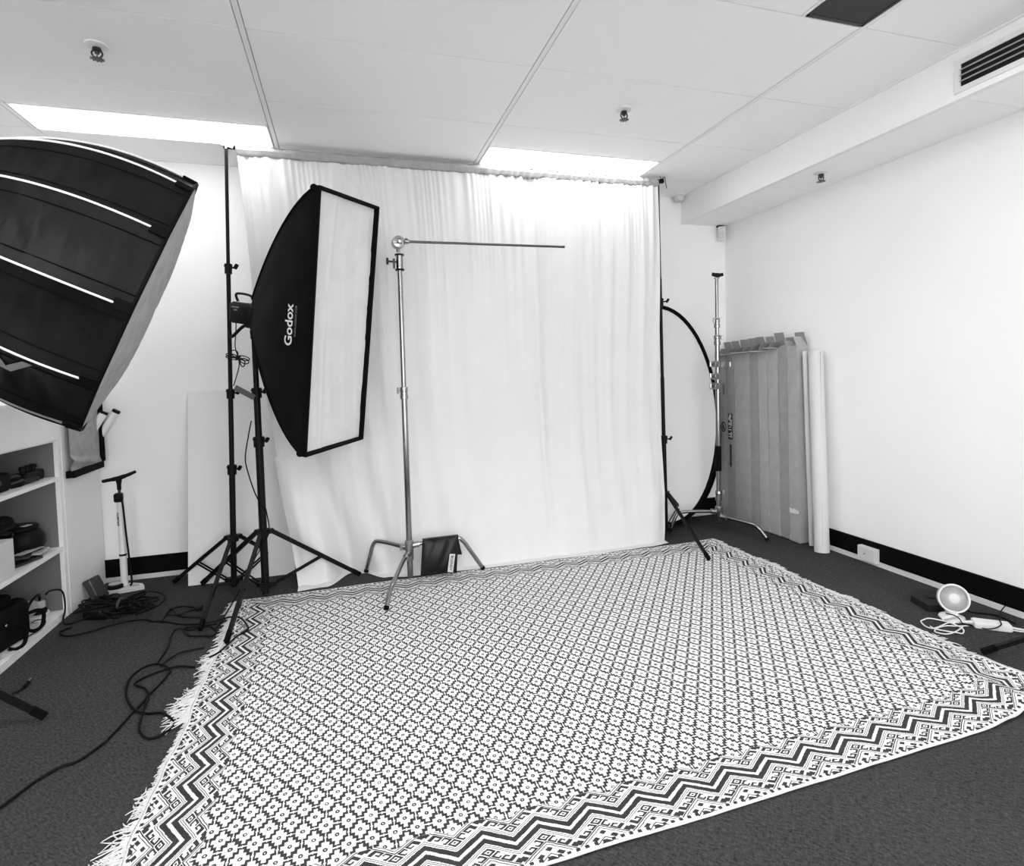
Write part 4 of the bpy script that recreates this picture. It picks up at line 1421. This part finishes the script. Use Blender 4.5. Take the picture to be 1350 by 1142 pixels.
# front diffuser, bulging and puckered
def dfn(u, v):
    a = 2 * PI * v
    rr = OR * .985 * u
    k = a / (2 * PI) * 12
    p = (e1 * math.cos(a) + e2 * math.sin(a)) * rr * (math.cos(PI / 12) / math.cos((k % 1 - .5) * PI / 6))
    pk = .010 * math.cos(a * 18) * max(0, u - .6) * (1 - u) * 5 + .006 * noise1(a * 7 + u * 6, 2) * math.sin(PI * u)
    return OC + p + OA * (.050 * (1 - u ** 2.6) + pk + .004)
MB().grid(dfn, 20, 96).build('front_diffuser', M_DIFFGREY, t_o, angle=80)
MB().tube([OC - OA * (OL - .008), OC - OA * (OL + .03)], .090, 28).build('speed_ring', M_BLK, t_o)
# V of the lettering on a lower panel
def o_text(pts, k0, material, name):
    """polygon strip in (along axis s, rib coordinate k)"""
    m_ = MB()
    n = len(pts) // 2
    vs = []
    for (s, k) in pts:
        vs.append(o_pt(k, s, .0045))
    m_.add(vs, [(0, 1, 2, 3)] if len(pts) == 4 else [tuple(range(len(pts)))])
    return m_
def stroke(m_, s0, k0, s1, k1, ws, n=6):
    vs, fs = [], []
    for i in range(n + 1):
        t = i / n
        s, k = s0 + (s1 - s0) * t, k0 + (k1 - k0) * t
        vs += [o_pt(k, s - ws / 2, .0045), o_pt(k, s + ws / 2, .0045)]
    for i in range(n):
        fs.append((2 * i, 2 * i + 1, 2 * i + 3, 2 * i + 2))
    m_.add(vs, fs)
V_S = .225
lt = MB()
stroke(lt, V_S - .050, 4.10, V_S, 4.46, .026)
stroke(lt, V_S + .060, 4.08, V_S + .004, 4.46, .026)
lt.build('letter_print', M_PRINTG, t_o, smooth=False)

# its flash head and stand (mostly out of the frame)
oh = OC - OA * (OL + .03)
t_f = thing('studio_flash', tuple(oh), 'black flash head behind the tilted round softbox, out of frame', 'flash')
MB().tube([oh, oh - OA * .03, oh - OA * .21, oh - OA * .235], [.066, .06, .06, .052], 24).build('body', M_BLKP, t_f)
yk = MB()
for s_ in (-1, 1):
    yk.obox(oh - OA * .12 + e2 * s_ * .070 - Vector((0, 0, .05)), (0, 0, 1), e2, OA, .07, .006, .016)
yk.obox(oh - OA * .12 - Vector((0, 0, .125)), (0, 0, 1), e2, OA, .006, .076, .016)
yk.build('yoke', M_BLK, t_f, smooth=False)
so_ = oh - OA * .12 - Vector((0, 0, .13))
t = thing('light_stand', (so_.x, so_.y, 0), 'black stand carrying the round softbox, a single leg showing at lower left', 'stand')
colO = lambda z: Vector((so_.x, so_.y, z))
light_stand(t, colO, [(-1.098, 2.424, .016), (so_.x - .25, so_.y - .50, .012), (so_.x - .55, so_.y + .25, .012)], .46, .16,
            [(.05, .95, .0205), (.95, so_.z - .002, .017)], leg_w=.023, joints=[(.95, .0205)])

# ================================================================== SHELF UNIT
SX = -1.45
SY0, SY1 = 2.62, 3.525
SXB = SX - .42
t_sh = thing('shelf_unit', (SX - .2, 3.1, 0), 'low white open shelf unit along the left wall', 'shelf')
MB().box(SXB, SX, SY1 - .034, SY1, 0, 1.122).build('side_panel', M_SHELF, t_sh, smooth=False)
MB().box(SXB, SX, SY0, SY0 + .03, 0, 1.122).build('side_panel', M_SHELF, t_sh, smooth=False)
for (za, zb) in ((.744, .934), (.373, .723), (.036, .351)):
    MB().box(SXB + .013, SX - .02, SY1 - .036, SY1 - .0341, za, zb).build('shade_liner', M_SHELFSHADE, t_sh, smooth=False)  # thin dark sheets added to paint the interior shade on the side panel
MB().box(SXB, SXB + .012, SY0 + .03, SY1 - .034, .0, 1.10).build('back_panel', M_SHELFSHADE, t_sh, smooth=False)  # dark colour carries the shade at the back of the shelves
MB().box(SXB, SX + .006, SY0 - .01, 3.99, 1.122, 1.14).build('top_board', M_SHELF, t_sh, smooth=False)
MB().box(SX - .018, SX, SY0 + .03, SY1 - .034, .935, 1.122).build('fascia', M_SHELF, t_sh, smooth=False)
MB().box(SX - .030, SX - .018, SY0 + .03, SY1 - .034, .925, .945).build('fascia_lip', M_SHELF, t_sh, smooth=False)
for z0, z1 in ((.724, .743), (.352, .372), (.0, .035)):
    MB().box(SXB + .012, SX - .002, SY0 + .03, SY1 - .034, z0, z1).build('shelf_board', M_SHELF, t_sh, smooth=False)
MB().box(SXB + .012, SX - .05, 2.955, 2.975, .035, .352).build('divider', M_SHELF, t_sh, smooth=False)
# closed end bay beside it
t = struct(MB().box(SXB, SX + .002, SY1 + .001, 3.981, 0, 1.121).build('wall_pier', M_SHELF, smooth=False), 'plain white boxed end bay between shelf unit and back wall')

# top shelf items (z .743)
ZA = .744
t = thing('equipment_case', (-1.60, 3.02, ZA), 'long black equipment case on the upper shelf', 'case')
MB().obox((-1.585, 3.01, ZA + .042), (0, 1, 0), (1, 0, 0), (0, 0, 1), .155, .085, .041, .012).build('case_body', M_BLKF, t)
MB().obox((-1.498, 3.02, ZA + .045), (0, 1, 0), (1, 0, 0), (0, 0, 1), .050, .004, .010, .002).build('zip_pull', M_DGREY, t)
MB().tube(smooth_path([(-1.585, 2.94, ZA + .082), (-1.585, 2.96, ZA + .10), (-1.585, 3.06, ZA + .10), (-1.585, 3.08, ZA + .082)], 5), .007, 8).build('carry_handle', M_BLKF, t)
t = thing('coiled_strap', (-1.56, 3.24, ZA), 'coiled black strap in the middle of the upper shelf', 'strap')
for k in range(4):
    MB().tube([(-1.555 + (.055 - .006 * k) * math.cos(a), 3.245 + (.060 - .006 * k) * math.sin(a), ZA + .010 + .012 * k + .004 * math.sin(a * 2 + k)) for a in [i * PI / 12 for i in range(24)]], .009, 6, closed=True).build('coil', M_DGREY if k % 2 else M_BLKF, t)
t = thing('clamp_bracket', (-1.55, 3.39, ZA), 'black mounting bracket with knobs at the right end of the upper shelf', 'bracket')
MB().obox((-1.535, 3.385, ZA + .026), (0, 1, 0), (1, 0, 0), (0, 0, 1), .090, .030, .025, .008).build('bracket_body', M_BLKP, t)
for yy in (3.33, 3.375, 3.43):
    MB().lathe((-1.535, yy, ZA + .051), [(.008, 0), (.008, .012), (.014, .013), (.014, .028), (.010, .031)], n=14).build('knob', M_BLKP, t)
MB().obox((-1.50, 3.30, ZA + .020), (.4, 1, 0), (1, -.4, 0), (0, 0, 1), .05, .012, .012, .003).build('pin_arm', M_CHDARK, t)

# middle shelf items (z .372)
ZB = .373
t = thing('lidded_pot', (-1.60, 3.385, ZB), 'squat round black pot with a flat lid on the middle shelf', 'pot')
pc_ = (-1.575, 3.372, ZB)
MB().lathe(pc_, [(.060, .001), (.080, .02), (.094, .060), (.092, .095), (.075, .125), (.062, .134)], n=32).build('pot_body', M_BLKP, t)
MB().lathe(pc_, [(.064, .134), (.070, .137), (.070, .150), (.064, .154), (.02, .155)], n=32).build('lid', M_BLKP, t)
MB().obox((-1.545, 3.355, ZB + .1555), (.4, 1, 0), (1, -.4, 0), (0, 0, 1), .020, .014, .0008).build('pale_sticker', M_TAPE, t, smooth=False)
t = thing('folded_tripod', (-1.60, 3.06, ZB), 'folded black tripod lying on the middle shelf', 'tripod')
tp_ = MB()
for k in range(3):
    tp_.cyl((-1.66 + .03 * k, 2.80, ZB + .16 + .012 * (k % 2)), (-1.56 + .02 * k, 3.19, ZB + .20 + .015 * (k % 2)), .018, 10, .014)
tp_.build('leg_bundle', M_BLKP, t)
MB().ball((-1.55, 3.165, ZB + .215), .042, 14, 10, 1, 1.2, .8).build('head', M_BLKF, t)
MB().obox((-1.655, 2.98, ZB + .09), (0, 1, 0), (1, 0, 0), (0, 0, 1), .10, .06, .089, .012).build('pouch', M_BLKF, t)
t = thing('metal_bracket', (-1.52, 3.13, ZB), 'angled black metal bracket with a bolt on the middle shelf', 'bracket')
mbk = MB()
mbk.bar((-1.515, 3.085, ZB + .052), (-1.53, 3.195, ZB + .158), .016, .012)
mbk.bar((-1.53, 3.195, ZB + .158), (-1.56, 3.160, ZB + .165), .016, .012)
mbk.bar((-1.545, 3.08, ZB + .052), (-1.56, 3.150, ZB + .130), .014, .012)
mbk.build('arm', M_BLKP, t, smooth=False)
MB().cyl((-1.515, 3.09, ZB + .012), (-1.515, 3.09, ZB + .085), .006, 8).build('bolt', M_CHROME, t)
MB().obox((-1.53, 3.09, ZB + .007), (0, 1, 0), (1, 0, 0), (0, 0, 1), .02, .02, .006).build('plate', M_CHDARK, t, smooth=False)
t = thing('paper_stack', (-1.53, 3.30, ZB), 'untidy dark and white papers lying at the middle shelf edge', 'papers')
rp = random.Random(4)
for k, (x, y, ang, l, w_, mt, h) in enumerate(((-1.525, 3.235, .3, .080, .045, M_INK, .010), (-1.500, 3.37, .1, .055, .040, M_TAPE, .003), (-1.505, 3.335, -.15, .06, .04, M_GREYCARD, .006), (-1.515, 3.25, -.3, .07, .03, M_DGREY, .006), (-1.51, 3.285, .25, .07, .020, M_GREYCARD, .003))):
    ax_ = Vector((math.sin(ang), math.cos(ang), 0))
    z = ZB + .002 + .010 * (k if k != 1 else 0) + h / 2
    MB().obox((x, y, z), ax_, (ax_.y, -ax_.x, 0), (0, 0, 1), l, w_, h / 2).build('paper_sheet', mt, t, smooth=False)
t = thing('white_carton', (-1.52, 3.03, ZB), 'small pale carton at the left end of the middle shelf', 'box')
MB().obox((-1.517, 2.965, ZB + .084), (0, 1, 0), (1, 0, 0), (0, 0, 1), .085, .060, .083).build('carton_body', M_DIFFCLOTH, t, smooth=False)
MB().obox((-1.517, 2.965, ZB + .1685), (0, 1, 0), (1, 0, 0), (0, 0, 1), .085, .012, .0008).build('sealing_tape', M_TAPE, t, smooth=False)

# bottom shelf items (z .035)
ZC = .036
t = thing('camera_bag', (-1.58, 3.02, ZC), 'bulky black camera bag with strap handles on the bottom shelf', 'bag')
BD = Vector((.16, .98, .0)).normalized()
BS = Vector((BD.y, -BD.x, 0))
MB().obox((-1.585, 3.05, ZC + .090), BD, BS, (0, 0, 1), .17, .085, .088, .022).build('bag_body', M_BLKF, t)
MB().obox((-1.585, 3.125, ZC + .198), BD, BS, (0, 0, 1), .045, .050, .022, .008).build('top_pocket', M_BLKF, t)
MB().ball((-1.55, 3.225, ZC + .120), .055, 14, 10, .9, 1.1, 1).build('end_pocket', M_BLKF, t)
for (y, z0) in ((3.235, .055), (3.075, .040)):
    c = Vector((-1.475, y, ZC + z0))
    hpts = [c + Vector((-.012, -.055, -.025)), c + Vector((.012, -.045, -.036)), c + Vector((.018, .010, -.034)), c + Vector((.010, .050, .012)), c + Vector((-.012, .048, .030)), c + Vector((-.03, .0, .036))]
    MB().tube(smooth_path(hpts, 6), .0085, 8).build('strap_handle', M_BLKSEAM, t)
for (y, z) in ((3.135, .155), (3.035, .115)):
    MB().ball((-1.497 + .0, y, ZC + z), .007, 8, 6).build('metal_stud', M_CHROME, t)
t = thing('plug_adapter', (-1.56, 3.40, ZC), 'pale power plug block with a black cord on the bottom shelf', 'plug')
MB().obox((-1.545, 3.395, ZC + .014), (0, 1, 0), (1, 0, 0), (0, 0, 1), .055, .035, .013, .004).build('white_base', M_WPLAS, t)
MB().obox((-1.560, 3.365, ZC + .070), (.3, 1, 0), (1, -.3, 0), (0, 0, 1), .032, .022, .034, .010).build('grey_block', M_GREYCARD, t)
MB().lathe((-1.535, 3.405, ZC + .027), [(.030, 0), (.032, .020), (.026, .030)], n=20).build('black_plug', M_BLKP, t)
MB().lathe((-1.533, 3.405, ZC + .057), [(.024, 0), (.024, .028), (.018, .034)], n=18).build('clear_plug', M_GREYCARD, t)
MB().tube(smooth_path([(-1.533, 3.405, ZC + .088), (-1.53, 3.40, ZC + .115), (-1.52, 3.36, ZC + .135), (-1.52, 3.30, ZC + .125), (-1.53, 3.27, ZC + .085)], 6), .006, 8).build('cord', M_CABLE, t)
t = thing('thin_shelf_cable', (-1.47, 3.2, ZC), 'thin black cable looping at the edge of the bottom shelf', 'cable')
MB().tube(smooth_path([(-1.50, 3.12, ZC + .006), (-1.470, 3.19, ZC + .005), (-1.462, 3.27, ZC + .008), (-1.475, 3.315, ZC + .02), (-1.50, 3.30, ZC + .03), (-1.51, 3.27, ZC + .03)], 6), .0026, 6).build('cord', M_CABLE, t)
t = thing('white_pouch', (-1.49, 2.90, ZC), 'crumpled pale pouch at the left corner of the bottom shelf', 'pouch')
MB().ball((-1.498, 2.885, ZC + .032), .045, 14, 10, .9, 1.2, .7).build('pouch_body', M_DIFFCLOTH, t)
MB().obox((-1.47, 2.96, ZC + .004), (.4, 1, 0), (1, -.4, 0), (0, 0, 1), .05, .018, .003).build('loose_flap', M_DIFFCLOTH, t, smooth=False)

# small softbox hung on the pier
t = thing('small_softbox', (-1.40, 3.77, .73), 'small softbox with grey front and black rim hung by the shelf end', 'softbox')
hx0, hx1 = SX + .006, SX + .120
yA, yB_ = 3.548, 3.935
zA_, zB_ = .728, 1.135
MB().grid(lambda u, v: Vector((SX + .030 + .012 * math.sin(PI * u) * math.sin(PI * v) + .006 * noise1(u * 8 + v * 10, 1) * math.sin(PI * u) + .018 * math.exp(-((v - .16 + .14 * u) / .04) ** 2) * (1 - u * .5), yA + (yB_ - yA) * u, zA_ + .025 + (zB_ - zA_ - .03) * v)), 30, 30).build('grey_face', M_DIFFGREY, t, angle=80)
fr = MB()
fr.box(SX + .006, SX + .046, yA, yB_, zA_ - .006, zA_ + .030)
fr.box(SX + .006, SX + .046, yB_ - .012, yB_ + .012, zA_ + .030, zB_)
fr.box(SX + .006, SX + .046, yA, yB_, zB_, zB_ + .03)
fr.build('black_rim', M_BLKSEAM, t, smooth=False)
bg = MB().grid(lambda u, v: Vector((SX + .006 + .045 * u, yB_ + .010 + .034 * math.sin(PI * v) ** .8 * math.sin(PI * (u * .8 + .2)), zA_ + .03 + (zB_ - zA_ - .03) * v)), 10, 18)
bg.build('bulging_side', M_BLKF, t, angle=80)
MB().bar((SX + .02, 3.74, zB_ + .028), (SX + .004, 3.74, 1.165), .03, .006, (0, 1, 0)).build('hanging_strap', M_BLKSEAM, t, smooth=False)

# cardboard tubes leaning in the corner
def ctube(a, b, label):
    t = thing('mailing_tube', tuple(a), label, 'tube', 'mailing tubes in the left corner')
    a, b = Vector(a), Vector(b)
    MB().cyl(a, b, .021, 18).build('tube_body', M_TUBE, t)
    d = (b - a).normalized()
    MB().cyl(b - d * .006, b + d * .010, .0222, 18).build('black_end_cap', M_BLKP, t)

# ================================================================== PUMP
t = thing('floor_pump', (-1.283, 3.80, 0), 'white floor pump with black T handle by the back wall', 'pump')
px, py = -1.288, 3.80
MB().tube(smooth_path([(px - .082, py, .655), (px - .05, py, .660), (px, py, .668), (px + .05, py, .684), (px + .088, py, .700)], 4), [.010] * 3 + [.0105] * 3 + [.013] * 5 + [.0105] * 3 + [.009] * 3, 10).build('handle', M_BLKP, t)
MB().tube([(px, py, .668), (px, py, .635), (px, py, .60)], [.018, .012, .011], 12).build('handle_neck', M_BLKP, t)
MB().cyl((px, py, .54), (px, py, .62), .008, 10).build('piston_rod', M_CHDARK, t)
MB().obox((px - .004, py - .006, .555), (1, 0, 0), (0, 1, 0), (0, 0, 1), .020, .022, .026, .006).build('top_collar', M_BLKP, t)
MB().cyl((px, py, .03), (px + .002, py, .54), .0185, 18).build('barrel', M_WPLAS, t)
MB().tube(smooth_path([(px + .014, py - .020, .57), (px + .022, py - .024, .50), (px + .030, py - .026, .35), (px + .040, py - .026, .18), (px + .046, py - .026, .06), (px + .036, py - .02, .034)], 6), .0055, 8).build('hose', M_CABLE, t)
MB().lathe((px, py, .215), [(.0195, -.006), (.0205, 0), (.0195, .006)], n=16).build('hose_ring', M_BLKP, t)
ft_ = MB()
ft_.prism([(px - .100, py - .050, .003), (px - .01, py - .060, .003), (px + .110, py - .030, .003), (px + .085, py + .02, .003), (px + .02, py + .055, .003), (px - .03, py + .04, .003), (px - .105, py - .02, .003)], (0, 0, 0), (0, 0, .022))
ft_.build('foot_plate', M_WPLAS, t, smooth=False)
MB().lathe((px - .045, py - .005, .026), [(.046, 0), (.048, .018), (.042, .024)], n=24).build('gauge_body', M_BLKP, t)
MB().lathe((px - .045, py - .005, .050), [(.034, 0), (.033, .001)], n=24).build('gauge_dial', M_GREYCARD, t)
MB().prism([(px + .030, py - .034, .0255), (px + .085, py - .024, .0255), (px + .072, py + .006, .0255), (px + .035, py + .012, .0255)], (0, 0, 0), (0, 0, .0008)).build('grip_pad', M_GREYCARD, t, smooth=False)
vs, fs = text_verts('ugon', .040, bold=.0010, shear=.2)
tx = MB()
tx.add([(px - .010 * 0 + .0193 * math.sin(y / .0193 - .55), py - .0193 * math.cos(y / .0193 - .55), .430 - x) for (x, y, z) in vs], fs)
tx.build('barrel_lettering', M_INK, t, smooth=False)

# mailing tubes behind the shelf end, tops above the small softbox
def leaning_tube(a, b, label):
    ctube(a, b, label)
leaning_tube((-1.432, 3.950, .895), (-1.336, 3.960, 1.050), 'white tube with black cap, the right one poking out behind the small softbox')
leaning_tube((-1.436, 3.905, .955), (-1.388, 3.925, 1.046), 'white tube with black cap, the left one poking out behind the small softbox')

# ================================================================== CABLES ON THE LEFT FLOOR
def cable(name, pts, label, r=.0042, z=.005, cat='cable', zs=None):
    P = [(x, y, (zs[i] if zs else z + .004 * (i % 2))) for i, (x, y) in enumerate(pts)]
    t = thing(name, (pts[0][0], pts[0][1], 0), label, cat)
    MB().tube(smooth_path(P, 6), r, 7).build('cord', M_CABLE, t)
    return t
cable('extension_cable', [(-1.02, 1.92), (-0.985, 1.985), (-0.961, 2.05), (-0.915, 2.094), (-0.877, 2.115), (-0.835, 2.175), (-0.826, 2.215), (-0.810, 2.277), (-0.799, 2.363), (-0.783, 2.413), (-0.780, 2.471), (-0.752, 2.598), (-0.760, 2.671), (-0.820, 2.733), (-0.876, 2.721), (-0.893, 2.628), (-0.868, 2.510), (-0.800, 2.379), (-0.746, 2.340), (-0.688, 2.314), (-0.631, 2.238), (-0.647, 2.177), (-0.693, 2.172), (-0.738, 2.231), (-0.762, 2.342), (-0.777, 2.461), (-0.811, 2.535), (-0.861, 2.583), (-0.819, 2.651), (-0.736, 2.677), (-0.66, 2.655)],
      'black extension cable lying in open loops on the carpet left of the rug', .0048)
cable('stand_cable', [(-0.827, 2.735), (-0.822, 2.879), (-0.847, 3.038), (-0.830, 3.086), (-0.767, 3.060), (-0.690, 3.062), (-0.640, 2.99), (-0.657, 2.940), (-0.690, 2.965), (-0.745, 2.975), (-0.790, 3.035), (-0.797, 3.085), (-0.720, 3.085), (-0.66, 3.085)],
      'black cable looped round the front foot of the left backdrop stand', .0042, .006)
cable('short_cable', [(-0.805, 2.713), (-0.758, 2.799), (-0.706, 2.822), (-0.66, 2.82)], 'short black cable running from the cable loops to the rug', .0042, .008)
cable('rug_edge_cable', [(-1.001, 3.247), (-0.914, 3.207), (-0.835, 3.149), (-0.761, 3.115), (-0.694, 3.112), (-0.649, 3.120), (-0.598, 3.126), (-0.547, 3.084), (-0.497, 2.963), (-0.498, 2.915), (-0.530, 2.880), (-0.558, 2.800), (-0.581, 2.736), (-0.612, 2.703)],
      'black cable curving over the rear left corner of the rug', .0042, .016, zs=[.006, .006, .007, .009, .011, .013, .018, .020, .020, .020, .019, .018, .018, .016])
t = cable('plug_cable', [(-0.938, 3.215), (-0.937, 3.378), (-0.878, 3.277), (-0.821, 3.226), (-0.756, 3.209)], 'black cable end with a plug lying on the carpet', .0042, .005)
t = thing('plug_lead', (-.80, 3.338, 0), 'black lead with plug crossing the other cable end', 'cable')
MB().tube(smooth_path([(-0.81, 3.338, .012), (-0.880, 3.380, .012), (-0.927, 3.384, .006), (-0.948, 3.324, .006), (-0.886, 3.262, .014), (-0.838, 3.29, .014), (-0.81, 3.310, .012)], 6), .0042, 7).build('cord', M_CABLE, t)
MB().obox((-.792, 3.325, .014), (1, .1, 0), (-.1, 1, 0), (0, 0, 1), .020, .014, .012, .004).build('plug', M_BLKP, t)
cable('hanging_cable', [(-.553, 3.34), (-.585, 3.30), (-.618, 3.20), (-.640, 3.10), (-.65, 3.04)], 'black cord dropping from the stands to the floor', .0038, zs=[.14, .09, .04, .012, .006])
t = cable('short_lead', [(-1.42, 2.66), (-1.356, 2.665), (-1.324, 2.665), (-1.296, 2.672), (-1.287, 2.710)], 'black lead with metal tip on the carpet by the shelf', .0038, .005)
MB().cyl((-1.288, 2.708, .008), (-1.292, 2.742, .010), .008, 10).build('plug_barrel', M_BLKP, t)
MB().cyl((-1.292, 2.742, .010), (-1.294, 2.768, .011), .0055, 10).build('metal_tip', M_CHROME, t)

# big tangled bundle by the pier
t = thing('cable_bundle', (-1.23, 3.45, 0), 'big tied bundle of black cables on the carpet beside the shelf end', 'cables')
rb = random.Random(21)
cc = Vector((-1.22, 3.46, 0))
for k in range(17):
    ang = rb.uniform(-.55, .45) + (.0 if k % 3 else .7)
    l = rb.uniform(.10, .20)
    w_ = rb.uniform(.025, .075)
    side = rb.uniform(-.6, .7)
    ax_ = Vector((math.cos(ang), -math.sin(ang) * .9 - .25, 0)).normalized()
    ay_ = Vector((-ax_.y, ax_.x, 0))
    c = cc + ax_ * side * l * .6 + Vector((rb.uniform(-.03, .03), rb.uniform(-.03, .03), 0))
    n = 12
    pts = []
    for i in range(n):
        a = 2 * PI * i / n
        pin = .35 + .65 * abs(math.cos(a))
        pts.append(c + ax_ * l * math.cos(a) + ay_ * w_ * math.sin(a) * pin + Vector((0, 0, .008 + .004 * (k % 9) + .012 * (1 + math.sin(a * 2 + k)) * (1 + .2 * (k % 5)))))
    MB().tube(smooth_path(pts, 4, True), .0045, 6, closed=True).build('cable_loop', M_CABLE, t)
MB().obox(cc + Vector((-.055, -.045, .022)), (1, -.3, 0), (.3, 1, 0), (0, 0, 1), .065, .045, .021, .006).build('black_adapter', M_BLKP, t)
MB().tube([cc + Vector((.03 + .020 * math.cos(a) * .3, -.02 + .032 * math.cos(a), .038 + .035 * math.sin(a))) for a in [i * PI / 8 for i in range(16)]], .008, 6, closed=True).build('cable_tie', M_DGREY, t)
cable('bundle_tail_cable', [(-1.36, 3.30), (-1.385, 3.24), (-1.33, 3.19), (-1.24, 3.20), (-1.15, 3.27), (-1.05, 3.27), (-.99, 3.245)], 'black cable running along the front of the tied bundle', .0045, .007)
cable('arched_cable', [(-1.18, 3.52), (-1.13, 3.60), (-1.04, 3.585), (-1.0, 3.50), (-1.03, 3.42), (-1.10, 3.36)], 'black cable arching out behind the tied bundle', .0042, .012, zs=[.05, .045, .03, .02, .012, .008])
cable('shelf_drop_cable', [(-1.512, 3.415), (-1.49, 3.43), (-1.448, 3.44), (-1.440, 3.44), (-1.435, 3.40), (-1.39, 3.35), (-1.33, 3.36), (-1.28, 3.42)], 'black cable dropping from the bottom shelf to the cable bundle', .0042, .005, zs=[.15, .165, .15, .06, .01, .008, .02, .03])
t = thing('power_brick', (-1.40, 3.70, 0), 'dark grey power brick propped against the white end bay', 'adapter')
bz = Vector((-.40, .10, .9)).normalized()
bxv = Vector((.25, 1, 0)).normalized()
byv = bz.cross(bxv).normalized()
MB().obox((-1.392, 3.69, .066), bxv, byv, bz, .045, .022, .065, .006).build('brick_body', M_DGREY, t)
MB().tube(smooth_path([(-1.365, 3.69, .02), (-1.34, 3.66, .03), (-1.30, 3.58, .03)], 5), .005, 7).build('cord', M_CABLE, t)
